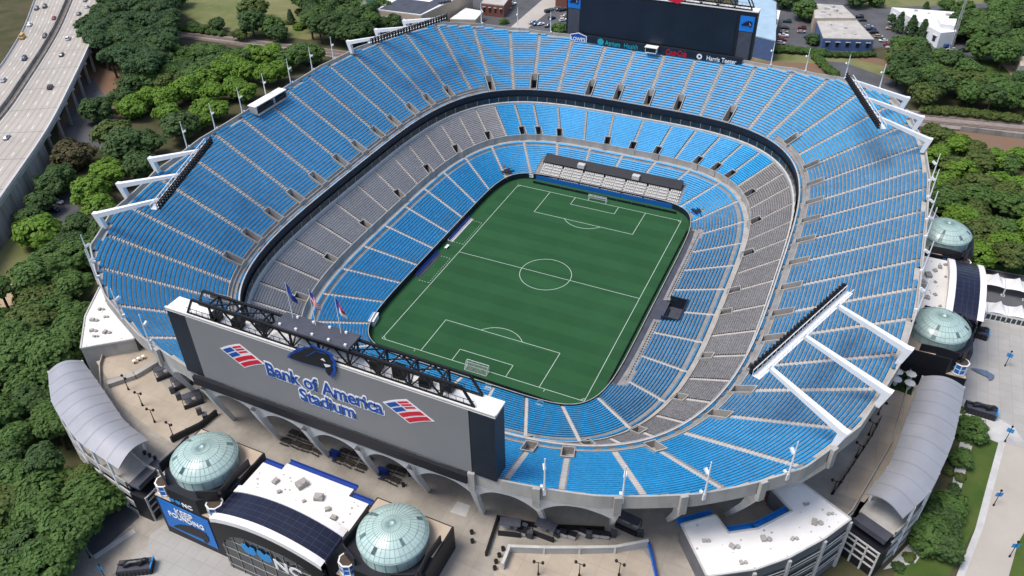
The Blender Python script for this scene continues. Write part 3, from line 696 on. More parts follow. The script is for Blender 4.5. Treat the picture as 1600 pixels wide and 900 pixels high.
poly_plate(fs, 'sponsor_panel', [(-40.2, 36.2), (-33.0, 36.2), (-33.0, 38.7), (-36.6, 39.7), (-40.2, 38.7)], 124.0, .08, 'signblue')
letters('lettering', "LOWE'S", 2.2, (-36.6, 123.9, 36.4), 'signwhite', fs, .04, .06, xs=.9)
m = MB(); m.revolve([(0, 0), (1.5, 0)], (0, 0, 0), 20); m.v = [(x-26.0, 124.1, 37.4+y) for x, y, z in m.v]; obj('sponsor_disc', m, 'teal', fs)
letters('lettering', 'Atrium', 3.0, (-23.9, 124.1, 36.3), 'teal', fs, .04, .05, xs=.82, align='LEFT'); letters('lettering', 'Health', 3.0, (-15.2, 124.1, 36.3), 'teal', fs, .04, .0, xs=.82, align='LEFT')
letters('lettering', 'Coca-Cola', 3.4, (8.3, 124.1, 36.3), 'signred', fs, .04, .05, xs=.62, shear=.35)
letters('lettering', 'Harris Teeter', 2.7, (28.0, 124.1, 36.4), 'signwhite', fs, .04, .04, xs=.84)
m = MB(); m.revolve([(.55, 0), (1.2, 0)], (0, 0, 0), 16); m.v = [(x-0+18.6, 124.1, 37.4+y) for x, y, z in m.v]; obj('sponsor_ring', m, 'signwhite', fs)
truss(fs, 2, 37, 126.3, 130.2, 58.8, 63.2); cat_none = None
poly_plate(fs, 'logo_stripe', [(2, 58.6), (5, 61.5), (9.5, 60), (6.5, 57.6)], 125.9, .1, 'signred')
letters('lettering', 'AMERICA', 1.6, (-6.5, 126.0, 58.8), 'signwhite', fs, .04, .03, xs=.8)
for x in (-36, -18, 0, 18, 34):
    m = MB(); m.box((x, 129.2, 31), (1.4, 1.8, 14)); obj('support', m, 'black_metal', fs)
t = thing('camera_booth', 'small white camera booth on the far rim below the dark video scoreboard', 'booth', (-2.2, 123.0, 36.5))
m = MB(); m.box((0, 0, .1), (5, 2.6, .2)); m.box((0, 0, 2.5), (5.6, 3.2, .25)); m.box((0, 1.2, 1.3), (5, .2, 2.4)); m.box((-2.4, 0, 1.3), (.2, 2.6, 2.4)); m.box((2.4, 0, 1.3), (.2, 2.6, 2.4)); obj('shell', m, 'roof_white', t, local=True)
m = MB(); m.box((0, -.9, 1.2), (4.5, .3, 1.5)); obj('counter', m, 'black', t, local=True)
t = thing('camera_platform', 'long pale roofed camera shelter on the rim of the left stand', 'shelter', (-113.4, 3.6, 42.4))
m = MB(); m.box((-.2, 0, 2.5), (3.7, 17.5, .3), -.03); obj('roof', m, 'roof_white', t, local=True)
m = MB(); m.box((-1.8, 0, 1.0), (.3, 17, 2.8)); m.box((0, -8.5, 1.1), (3.4, .3, 2.6)); m.box((0, 8.5, 1.1), (3.4, .3, 2.6)); m.box((0, 1.5, 1.1), (3.0, 1.0, 2.5)); m.box((.2, 0, -.5), (4.2, 17, .4)); obj('wall', m, 'conc', t, local=True)
m = MB(); m.box((1.3, 0, .5), (.25, 16.6, 1.5)); obj('counter', m, 'black', t, local=True)
for f_, lab_ in ((idx_of(311), 'beside the pale camera shelter'), (idx_of(287), 'halfway along the left rim'), (idx_of(63), 'between beams at the far right corner'), (idx_of(72), 'at the far right corner')):
    P_, z_, n_ = rim_at(f_, .55); m = MB(); m.box((P_[0], P_[1], z_+.3), (.12, 7.5, 1.5), math.atan2(n_[1], n_[0])); tag(obj('rim_banner', m, 'bluedeep'), 'deep blue banner hung on the rim parapet '+lab_, 'banner', 'blue banners on the rim')

# ------------------------------------------------------------------ floodlight racks cantilevered over the four corners
lampm = MB(); lampm.cone((0, 0, 0), (.6, 0, -.4), .34, .5, 8); lampm.bar((-.1, 0, 0), (-.1, 0, -.5), .12)
LAMPME = None
for sx, sy, lab in ((1, -1, 'floodlight rack on three white beams over the near right corner of seats'), (-1, -1, 'floodlight rack on three white beams over the near left corner of seats'),
                    (1, 1, 'floodlight rack on three white beams over the far right corner of seats'), (-1, 1, 'floodlight rack on white beams seen edge-on over the far left corner of seats')):
    W = lambda x, y, z: (CX+sx*x, CY+sy*y, z)
    A_, B_ = Vector(W(81.8, 84.6, 51.7)), Vector(W(96.1, 46.5, 51.7)); t = thing('floodlight_rack', lab, 'floodlights', tuple((A_+B_)/2), 'floodlight racks on the rim')
    d = (B_-A_).normalized(); out = Vector((sx*abs(d.y), sy*abs(d.x), 0)); up = Vector((0, 0, 1))
    m = MB()
    for o_, z_ in ((0, 0), (0, 1.5), (1.7, 0), (1.7, 1.2)): m.bar(A_+out*o_+up*(z_-.4), B_+out*o_+up*(z_-.4), .16)
    n = 22
    for i in range(n+1):
        p = A_.lerp(B_, i/n)-up*.4; m.bar(p, p+up*1.5, .1); m.bar(p, p+out*1.7, .1); m.bar(p+out*1.7, p+out*1.7+up*1.2, .07)
        if i < n: q_ = A_.lerp(B_, (i+1)/n)-up*.4; m.bar(p, q_+out*1.7, .07)
    m.box(tuple((A_+B_)/2+out*.85-up*.45), ((B_-A_).length, 1.5, .06), math.atan2(d.y, d.x)); obj('frame', m, 'white', t)
    m = MB(); [m.bar(A_-out*.3+up*z_, B_-out*.3+up*z_, .2) for z_ in (-.4, .45, 1.3)]; [m.bar(A_.lerp(B_, i/14)-out*.3-up*.6, A_.lerp(B_, i/14)-out*.3+up*2.0, .14) for i in range(15)]; obj('lamp_rail', m, 'black_metal', t)
    for i in range(28):
        for zz in (-.15, .75, 1.6):
            p = A_.lerp(B_, (i+.5)/28)-out*.35+up*zz
            if LAMPME is None: o = obj('lamp', lampm, 'black_metal', t, local=True); LAMPME = o.data
            else: o = link('lamp', LAMPME, t)
            o.location = p-t.location; o.rotation_euler = (0, 0, math.atan2(-out.y, -out.x))
    for (ox, oy), fr in zip(((111.4, 57.6), (108.3, 73.6), (101.4, 89.0)) if sy < 0 else ((111.2, 53.2), (108.0, 69.6), (102.6, 84.0)), (.82, .45, .1)):
        P = Vector(W(ox, oy, 46.6)); Q = A_.lerp(B_, fr)+out*1.2+up*.2; m = MB(); dd = (Q-P).normalized()
        sd_ = dd.cross(up).normalized(); ring0 = [P+sd_*a*.75+up*b for a, b in ((-1, -.2), (1, -.2), (1, 1.3), (-1, 1.3))]; ring1 = [Q+sd_*a*.45+up*b for a, b in ((-1, -.5), (1, -.5), (1, .4), (-1, .4))]
        m.grid([[tuple(v) for v in ring0], [tuple(v) for v in ring1]], True); m.add(ring1, [(0, 1, 2, 3)])
        foot = P-up*5.0-dd*Vector((1, 1, 0)).length*0; bo = Vector((dd.x, dd.y, 0)).normalized()
        a0 = [P+sd_*a*.75+bo*b+up*1.3 for a, b in ((-1, -1.2), (1, -1.2), (1, .6), (-1, .6))]; b0 = [P+sd_*a*.75+bo*b-up*3.8 for a, b in ((-1, .2), (1, .2), (1, 1.4), (-1, 1.4))]
        m.grid([[tuple(v) for v in a0], [tuple(v) for v in b0]], True); m.add(a0, [(3, 2, 1, 0)]); m.add(b0, [(0, 1, 2, 3)]); obj('beam', m, 'white', t)

# ------------------------------------------------------------------ slender light poles on the rim
PSRC = thing('light_pole', 'x', 'light pole', (0, 0, 0))
m = MB(); m.cone((0, 0, 0), (0, 0, 9.6), .24, .12, 8); obj('pole', m, 'white', PSRC, local=True)
m = MB(); m.box((.75, 0, 6.3), (1.3, .55, .6), 0, ('Y', -.6)); m.bar((0, 0, 6.2), (1.0, 0, 6.5), .14); obj('floodlight', m, 'white', PSRC, local=True)
m = MB(); m.box((.55, .5, .6), (.7, .45, .5)); m.box((.1, 0, -.6), (.5, .7, 1.8)); obj('bracket', m, 'white', PSRC, local=True)
REG = [('left stand', [(292, 228), (340, 205), (380, 175), (418, 152), (453, 130), (488, 110), (521, 90)]), ('far rim left of scoreboard', [(753, 38), (810, 44), (860, 50)]),
       ('far rim right of scoreboard', [(1203, 101), (1260, 106), (1320, 115), (1376, 133)]), ('right stand', [(1452, 285), (1452, 310), (1447, 345), (1440, 370), (1436, 425), (1425, 485)]),
       ('near rim', [(850, 760), (970, 770), (1100, 765), (1230, 740)]), ('near left corner', [(147, 412), (153, 440), (190, 500), (240, 540)])]
first = True
for reg, ps in REG:
    ps = sorted(ps, key=lambda p: p[0] if 'right stand' not in reg else p[1])
    for k, (px, py) in enumerate(ps):
        best = min((abs(Z4+SLOPE*DR[i]-z)+np.hypot(*(F4[i]+NF[i]*DR[i]-np.array(at2(px, py, z)))), i) for z in np.arange(34, 46, .5) for i in [near_idx(at2(px, py, z))])
        i = best[1]; P, z, n = rim_at(i, .5); o = PSRC if first else copy_tree(PSRC); first = False
        o.location = (P[0], P[1], z+.4); o.rotation_euler = (0, 0, math.atan2(-n[1], -n[0])+random.uniform(-.3, .3))
        d_ = 'along the '+reg+' rim' if 'stand' in reg else 'on the '+reg
        end = 'top' if 'right stand' in reg else 'left'
        tag(o, f'white light pole {d_}, {ORD[k]} from the {end}', 'light pole', 'slim light poles on the stadium rim')

# ------------------------------------------------------------------ things round the pitch
def goal(y, sgn, lab):
    t = thing('goal', lab, 'goal', (0, y, 0), 'football goals'); m = MB(); w2, h, d1, d2 = 3.66, 2.44, 1.0, 2.2; s = sgn
    for x in (-w2, w2): m.bar((x, 0, 0), (x, 0, h), .14, n=8); m.bar((x, 0, h), (x, s*d1, h), .07); m.bar((x, s*d1, h), (x, s*d2, 0), .07); m.bar((x, 0, 0), (x, s*d2, .04), .07)
    m.bar((-w2, 0, h), (w2, 0, h), .14, n=8); m.bar((-w2, s*d1, h), (w2, s*d1, h), .07); m.bar((-w2, s*d2, .05), (w2, s*d2, .05), .07); obj('frame', m, 'white', t, local=True)
    m = MB()
    for k in range(19): x = -w2+k*7.32/18; m.bar((x, 0, h), (x, s*d1, h), .03); m.bar((x, s*d1, h), (x, s*d2, .05), .03)
    for k in range(1, 8): f = k/8; m.bar((-w2, s*(d1+(d2-d1)*f), h*(1-f)), (w2, s*(d1+(d2-d1)*f), h*(1-f)), .03)
    for x in (-w2, w2):
        for k in range(1, 6): f = k/6; m.bar((x, 0, h*f), (x, s*(d2+(d1-d2)*f), h*f), .03)
    obj('net', m, 'netting', t, local=True)
goal(-LY, -1, 'white football goal with net at the near end below the grey scoreboard'); goal(LY, 1, 'white football goal with net at the far end before the white seats')
for k, (y0, y1) in enumerate(((-19.5, -3.8), (4.6, 21.8))):
    t = thing('team_bench', ('blue team bench on the left touchline, nearer one' if k == 0 else 'blue team bench on the left touchline, farther one'), 'bench', (-40.6, (y0+y1)/2, 0), 'team benches'); h = (y1-y0)/2
    m = MB(); m.box((-.4, 0, .25), (1.6, 2*h, .3)); m.box((.75, 0, .08), (.7, 2*h, .1)); obj('platform', m, 'conc_light' if k else 'charcoal', t, local=True)
    n = int(2*h/.85)
    for i in range(n):
        m = MB(); y = -h+(i+.5)*2*h/n; m.box((-.2, y, .65), (.55, .6, .16)); m.box((-.55, y, 1.05), (.14, .6, .8)); obj('seat', m, 'bluedeep', t, local=True)
t = thing('table', 'small white table standing between the two team benches', 'table', (-39.6, .4, 0)); m = MB(); m.box((0, 0, .75), (1.0, 2.4, .08)); obj('top', m, 'white', t, local=True)
for x in (-.4, .4):
    for y in (-1, 1): m = MB(); m.box((x, y, .36), (.08, .08, .7)); obj('leg', m, 'white', t, local=True)
t = thing('barrier', 'white boxed barrier at the near left corner of the pitch', 'barrier', (-41.2, -47.0, 0)); m = MB(); m.box((0, 0, 1.0), (1.8, 4.6, 2.0), .2); obj('panel', m, 'roof_white', t, local=True); m = MB(); m.box((0, 0, 2.1), (2.1, 4.9, .2), .2); obj('cap', m, 'white', t, local=True)
def boards(name, pts, lab, mm='black', h=.95):
    t = thing(name, lab, 'advertising board', (*pts[0], 0))
    for a, b in zip(pts[:-1], pts[1:]):
        n = max(1, int(np.hypot(b[0]-a[0], b[1]-a[1])/6))
        for i in range(n):
            p = Vector((a[0]+(b[0]-a[0])*i/n, a[1]+(b[1]-a[1])*i/n, h/2+.03)); q_ = Vector((a[0]+(b[0]-a[0])*(i+.97)/n, a[1]+(b[1]-a[1])*(i+.97)/n, h/2+.03))
            m = MB(); m.bar(p, q_, .25, h); obj('panel', m, mm, t)
boards('pitch_boards', [(-29.5, 57.0), (31.5, 57.0)], 'row of black advertising boards behind the far goal')
boards('pitch_boards', [(-37, -56.6), (29, -57.6)], 'row of black advertising boards behind the near goal')
boards('pitch_boards', [(38.4, -48), (38.4, 47)], 'row of black advertising boards along the right touchline')
for k, (x, y) in enumerate(((2.5, -60.2), (36.5, -55.8), (20, -59.6))):
    t = MB(); t.cone((x, y, 0), (x, y, .9), .32, .06, 10); t.box((x, y, .04), (.7, .7, .07))
    tag(obj('traffic_cone', t, 'orange'), ('orange cone by the near right corner flag' if k == 1 else f'orange cone behind the near goal, {"left" if k == 0 else "right"} of the two'), 'cone', 'orange cones')
for sx in (-1, 1):
    for sy in (-1, 1):
        t = thing('corner_flag', f'thin corner flag at the {"far" if sy > 0 else "near"} {"right" if sx > 0 else "left"} corner of the pitch', 'corner flag', (sx*LX, sy*LY, 0), 'corner flags')
        m = MB(); m.cone((0, 0, 0), (0, 0, 1.6), .04, .03, 6); obj('pole', m, 'white', t, local=True); m = MB(); m.add([(0, 0, 1.6), (.5, .1, 1.5), (0, 0, 1.2)], [(0, 1, 2)]); obj('flag', m, 'bluepaint', t, local=True)
for k, x in enumerate((7.5, 24)):
    t = thing('camera_stand', f'small railed camera stand behind the near goal, {"left" if k == 0 else "right"} one', 'camera stand', (x, -61.8, PL0)); m = MB(); m.box((0, 0, .6), (2, 1.6, .1)); 
    for a in (-.9, .9):
        for b in (-.7, .7): m.bar((a, b, 0), (a, b, 1.7), .08)
    m.bar((-.9, .7, 1.7), (.9, .7, 1.7), .08); m.bar((-.9, -.7, 1.7), (.9, -.7, 1.7), .08); obj('frame', m, 'conc_light', t, local=True)
# supporters' section behind the far goal
ss = thing('supporter_stand', 'low stand of white seats with dark back cover behind the far goal', 'stand', (0, 64, 0))
for k in range(5): m = MB(); m.box((.2, 61.0+k*1.25, .65+k*.32), (58.5, 1.25, 1.3+k*.64)); obj('step', m, 'conc', ss)
m = MB(); m.box((.2, 60.2, .95), (59.4, .25, 1.9)); obj('front_panel', m, 'sign_mid', ss)
m = MB(); m.add([(-29.3, 67.0, 5.2), (29.7, 67.0, 5.2), (29.7, 71.2, 7.0), (-29.3, 71.2, 7.0), (-29.3, 67.0, 4.7), (29.7, 67.0, 4.7), (-29.3, 71.2, 4.5), (29.7, 71.2, 4.5)], [(0, 1, 2, 3), (4, 5, 1, 0), (3, 2, 7, 6), (0, 3, 6, 4), (1, 5, 7, 2)]); m.box((.2, 67.3, 3.4), (58.8, .2, 3.0)); obj('back_cover', m, 'black', ss)
xs = -28.6; k = 0
while xs < 28.4:
    wv = 3.9 if k % 2 else 4.3; m = MB()
    for r in range(5):
        n = 6
        for i in range(n): x = xs+(i+.5)*wv/n; y = 61.0+r*1.25; z = 1.3+r*.64; m.box((x, y+.1, z+.45), (.52, .5, .1)); m.box((x, y+.38, z+.75), (.52, .1, .6))
    obj('seat_bank', m, 'whiteseat', ss); xs += wv+(.15 if k % 2 == 0 else .75); k += 1
for x in (-12.5, 11): m = MB(); m.box((x, 68.0, 6.2), (3, 2.2, 1.6)); obj('camera_perch', m, 'conc_light', ss)
for x0, x1, body, mm in ((-36.5, -30.6, 'CHARLOTTE', 'signwhite'), (30.6, 36.5, 'CROWN', 'signwhite')):
    m = MB(); m.box(((x0+x1)/2, 59.7 if x0 < 0 else 59.7, 1.45), (x1-x0, .2, 1.5), .0 if x0 < 0 else -.12); obj('banner', m, mm, ss); letters('lettering', body if x0 > 0 else 'CHARLOTTE FC', .95, ((x0+x1)/2, 59.55, 1.15), 'signblue', ss, .03, xs=.72)

# ------------------------------------------------------------------ entrance gates with two domed towers
def tower(par, sx):
    x = sx*24.6
    m = MB(); a, b, c = x-9.4, x+9.4, 5.2; yf = -8.8
    poly = [(a+c, yf), (b-c, yf), (b, yf+c), (b, 8.4), (a, 8.4), (a, yf+c)]
    m.prism([(a, yf), (b, yf), (b, 8.4), (a, 8.4)], 8, 21.4); m.prism(poly, 21.3, 26.4, False); tw = obj('tower', m, 'black', par, local=True)
    m = MB(); poly2 = [(x+(px-x)*.965, -1.6+(py+1.6)*.965) for px, py in poly]; m.sheet([(a+.35, 0.0), (b-.35, 0.0), (b-.35, 8.1), (a+.35, 8.1)], 26.47); obj('tower_roof', m, 'tan', tw, local=True)
    m = MB()      # stepped parapet fins around the drum
    for k in range(12):
        an = k*math.pi/6+.26; px, py = x+8.9*math.cos(an), 8.9*math.sin(an)-.6
        if not(a+.2 < px < b-.2 and yf+.3 < py < 2.5): continue
        m.box((px, py, 27.2), (.3, 4.6, 3.0), an+(.35 if k % 2 else -.35))
    obj('parapet', m, 'black', tw, local=True)
    m = MB(); m.revolve([(7.15, 26.3), (7.15, 29.4)], (x, 0, 0), 40); d = obj('drum', m, 'dome', par, smooth=True, local=True)
    m = MB(); prof = [(7.45, 29.35), (7.35, 29.65), (6.6, 30.5), (5.3, 31.4), (3.8, 32.1), (2.0, 32.6), (.55, 32.85), (.5, 32.6), (.05, 32.6)]; m.revolve(prof, (x, 0, 0), 40); dm = obj('dome', m, 'dome', par, smooth=True, local=True)
    m = MB()
    for k in range(40):
        an = 2*math.pi*k/40
        pp = [(x+r*math.cos(an), r*math.sin(an), z+.03) for r, z in prof[1:7]]
        for p, q_ in zip(pp[:-1], pp[1:]): m.bar(p, q_, .07)
        if k % 2 == 0: m.bar((x+7.2*math.cos(an), 7.2*math.sin(an), 26.4), (x+7.2*math.cos(an), 7.2*math.sin(an), 29.3), .09)
    for r, z in prof[1:6]:
        for k in range(40): a0, a1 = 2*math.pi*k/40, 2*math.pi*(k+1)/40; m.bar((x+r*math.cos(a0), r*math.sin(a0), z+.02), (x+r*math.cos(a1), r*math.sin(a1), z+.02), .08 if r < 8 else .2)
    obj('dome_ribs', m, 'domerib', dm, local=True)
    m = MB(); rr = random.Random(int(x))
    for k in range(9):
        k0 = rr.choice([26, 27, 28, 29, 31, 33, 34, 36, 22, 24, 12, 18, 5]); j0 = rr.choice([1, 2, 2, 3]); a0, a1 = 2*math.pi*k0/40, 2*math.pi*(k0+1)/40; (r0, z0), (r1, z1) = prof[j0], prof[j0+1]
        m.add([(x+r0*math.cos(a0), r0*math.sin(a0), z0+.05), (x+r0*math.cos(a1), r0*math.sin(a1), z0+.05), (x+r1*math.cos(a1), r1*math.sin(a1), z1+.05), (x+r1*math.cos(a0), r1*math.sin(a0), z1+.05)], [(0, 1, 2, 3)])
    obj('dark_pane', m, 'dome_pane', dm, local=True)
    for lx in (a+2.1, b-2.1):
        ly, z0 = yf+2.1, 21.5
        m = MB(); m.cone((lx, ly, z0+.5), (lx, ly, z0+3.4), 1.75, 1.75, 8); ln = obj('lantern', m, 'bluepaint', par, local=True)
        m = MB(); m.cone((lx, ly, z0+3.4), (lx, ly, z0+3.6), 1.95, 1.95, 8); m.cone((lx, ly, z0+.3), (lx, ly, z0+.5), 1.95, 1.95, 8); m.cone((lx, ly, z0+1.9), (lx, ly, z0+2.05), 1.82, 1.82, 8)
        for k in range(8): an = k*math.pi/4; m.bar((lx+1.78*math.cos(an), ly+1.78*math.sin(an), z0+.5), (lx+1.78*math.cos(an), ly+1.78*math.sin(an), z0+3.4), .2)
        obj('lantern_frame', m, 'roof_white', ln, local=True); m = MB(); m.cone((lx, ly, z0+3.6), (lx, ly, z0+3.68), 1.6, 1.6, 8); obj('lantern_top', m, 'bark', ln, local=True)
        sg_ = 1 if lx < x else -1; ex_ = a if lx < x else b; m = MB(); m.prism([(ex_+sg_*.15, yf+.15), (ex_+sg_*(c-.2), yf+.15), (ex_+sg_*.15, yf+c-.2)], 21.42, 21.6); obj('lantern_ledge', m, 'tan', par, local=True)
    m = MB(); m.box((x-sx*9.47, -1.0, 23.5), (.12, .9, 4.6)); obj('banner', m, 'bluepaint', par, local=True)
def gate(label, loc, rz, signs):
    t = thing('entrance_gate', label, 'stadium gate', loc); t.rotation_euler = (0, 0, rz)
    for sx in (-1, 1): tower(t, sx)
    n = 20; arch = [(-14.3+28.6*i/n, 26.4+3.0*math.sin(math.pi*(i/n))**.8) for i in range(n+1)]
    m = MB(); m.grid([[(x, -9.6, z) for x, z in arch], [(x, -3.4, z) for x, z in arch]]); m.grid([[(x, -3.4, z-.6) for x, z in arch], [(x, -9.6, z-.6) for x, z in arch]]); obj('solar_roof', m, 'solar', t, local=True)
    m = MB()
    for x in np.linspace(-14, 14, 16): z = 26.45+3.0*max(0, math.sin(math.pi*((x+14.3)/28.6)))**.8; m.bar((x, -9.6, z), (x, -3.4, z), .07)
    for y in (-8.2, -6.8, -5.4): 
        for (xa, za), (xb, zb) in zip(arch[:-1], arch[1:]): m.bar((xa, y, za+.02), (xb, y, zb+.02), .06)
    obj('panel_joints', m, 'charcoal', t, local=True)
    m = MB()
    for y0, y1, h0 in ((-11.2, -9.6, 1.0), (-3.4, -1.6, 1.0)):
        lo = [(x, y0, z-h0) for x, z in arch]; a_ = [(x, y0, z+.3) for x, z in arch]; b_ = [(x, y1, z+.3) for x, z in arch]; c_ = [(x, y1, z-h0) for x, z in arch]; m.grid([lo, a_, b_, c_])
    obj('arch_band', m, 'roof_white', t, local=True)
    m = MB(); m.grid([[(x, -11.0, 24.2 if abs(x) > 0 else 24.2) for x, z in arch], [(x, -11.0, z-.7) for x, z in arch]]); m.grid([[(x, -11.0, max(14.0, 24.2-(abs(x)/14.3)**4*8)) for x, z in arch], [(x, -11.0, 24.2) for x, z in arch]]); obj('front_band', m, 'black', t, local=True)
    m = MB(); m.box((0, -10.2, 16.2), (28.4, .3, 15.8)); gl = obj('glass_front', m, 'glass', t, local=True)
    m = MB()
    for x in np.linspace(-13.5, 13.5, 9): m.box((x, -10.45, 16.2), (.09, .12, 15.8))
    for z in np.linspace(10, 23, 5): m.box((0, -10.45, z), (28.2, .1, .12))
    obj('glass_frame', m, 'conc', gl, local=True)
    m = MB(); m.prism([(-14.2, -3.2), (14.2, -3.2), (14.2, 6.4), (9, 6.4), (9, 8.4), (-9, 8.4), (-9, 6.4), (-14.2, 6.4)], 8, 25.4); obj('hall', m, 'conc', t, local=True)
    m = MB(); m.prism([(-14.2, -3.1), (14.2, -3.1), (14.2, 6.4), (9, 6.4), (9, 8.4), (-9, 8.4), (-9, 6.4), (-14.2, 6.4)], 25.42, 25.8); obj('white_roof', m, 'roof_white', t, local=True)
    m = MB(); m.box((0, 9.3, 25.0), (18.2, 1.2, .3)); m.box((0, 9.85, 25.3), (18.4, .15, .7)); m.box((-12, 7.2, 25.0), (5, 1.2, .3)); m.box((12, 7.2, 25.0), (5, 1.2, .3)); m.box((12, 7.8, 25.3), (5, .15, .7)); m.box((-12, 7.8, 25.3), (5, .15, .7)); obj('blue_gantry', m, 'bluedeep', t, local=True)
    m = MB(); rr = random.Random(5)
    for k in range(26): x, y, r_ = rr.uniform(-13, 13), rr.uniform(-1.2, 5.8), rr.uniform(.1, .32); m.revolve([(.001, 25.825+k*.0006), (r_, 25.825+k*.0006)], (x, y, 0), 9); m.v[-18:] = [(px*1, py, pz) for px, py, pz in m.v[-18:]]
    obj('roof_stain', m, 'roof_dirt', t, local=True)
    for x, y, s in ((-8, 3, 1.4), (-5.5, 1, 1.0), (-2, 4.6, 2.4), (1, 1.2, .8), (3.5, 3.2, 2.0), (7, 1.5, 1.2), (9.5, 0.2, 1.3), (11.5, -1.2, .9), (-10.5, -.5, .8), (5, -1.5, .7)):
        m = MB(); m.box((x, y, 25.8+s*.25), (s, s*.8, s*.5), x); m.cone((x+s*.2, y, 25.8+s*.5), (x+s*.2, y, 25.8+s*.65), s*.25, s*.25, 10); obj('roof_unit', m, 'conc', t, local=True)
    def lt(body, size, x, y, z, mm, xs=1.0, off=.02):
        o = letters('lettering', body, size, (0, 0, 0), mm, t, .05, off, xs=xs); o.location = (x, y, z); return o
    if signs:
        P = lambda name, pts, y, mm: (lambda o: setattr(o, 'location', (0, 0, 0)))(poly_plate(t, name, pts, y, .1, mm))
        P('sign_panel', [(-33.0, 11.0), (-18.5, 10.2), (-18.5, 20.6), (-33.0, 21.2)], -8.95, 'bluepaint')
        lt('KEEP', 2.6, -25.8, -9.08, 18.2, 'signwhite', .95, .05); lt('POUNDING', 2.3, -25.7, -9.08, 16.2, 'signwhite', .85, .05)
        pts = [(-6.6, -2.4), (-5.4, -.8), (-3.6, .9), (-1.4, 2.3), (.4, 3.0), (1.0, 4.0), (2.4, 3.4), (4.2, 3.5), (6.0, 2.8), (5.7, 1.9), (6.4, .8), (5.9, -.4), (6.0, -1.6), (4.6, -4.2), (3.8, -3.0), (4.0, -2.0), (1.0, -2.2), (-2.5, -2.5)]
        P('emblem', [(-25.6+a*.85, 13.2+b*.6) for a, b in pts], -9.08, 'black')
        lt('NC', 1.8, -23.6, -8.95, 22.3, 'signwhite', 1.1, .04)
        for k in (-28, -26.2): P('sign_mark', [(k-.8, 22.8), (k, 22.3), (k+.8, 22.8), (k+.6, 23.5), (k, 23.2), (k-.6, 23.5)], -8.95, 'bluebanner')
        lt('NC', 4.4, 4.3, -10.75, 17.6, 'signwhite', 1.15, .12)
        for k in (-5.8, -1.6): P('sign_mark', [(k-2.0, 19.9), (k-1.4, 18.6), (k-.4, 18.2), (k+.8, 18.4), (k+1.9, 19.4), (k+1.6, 21.0), (k+.5, 21.3), (k, 20.5), (k-.8, 21.4), (k-1.9, 21.1)], -10.75, 'bluebanner')
    return t
gate('near entrance gate with black towers, two pale green domes and solar arched roof', (-3.5, -131.7, 0), 0, True)
gate('right hand entrance gate with black towers and two pale green domes by the white tents', (119.9, 8.5, 0), math.pi/2, False)

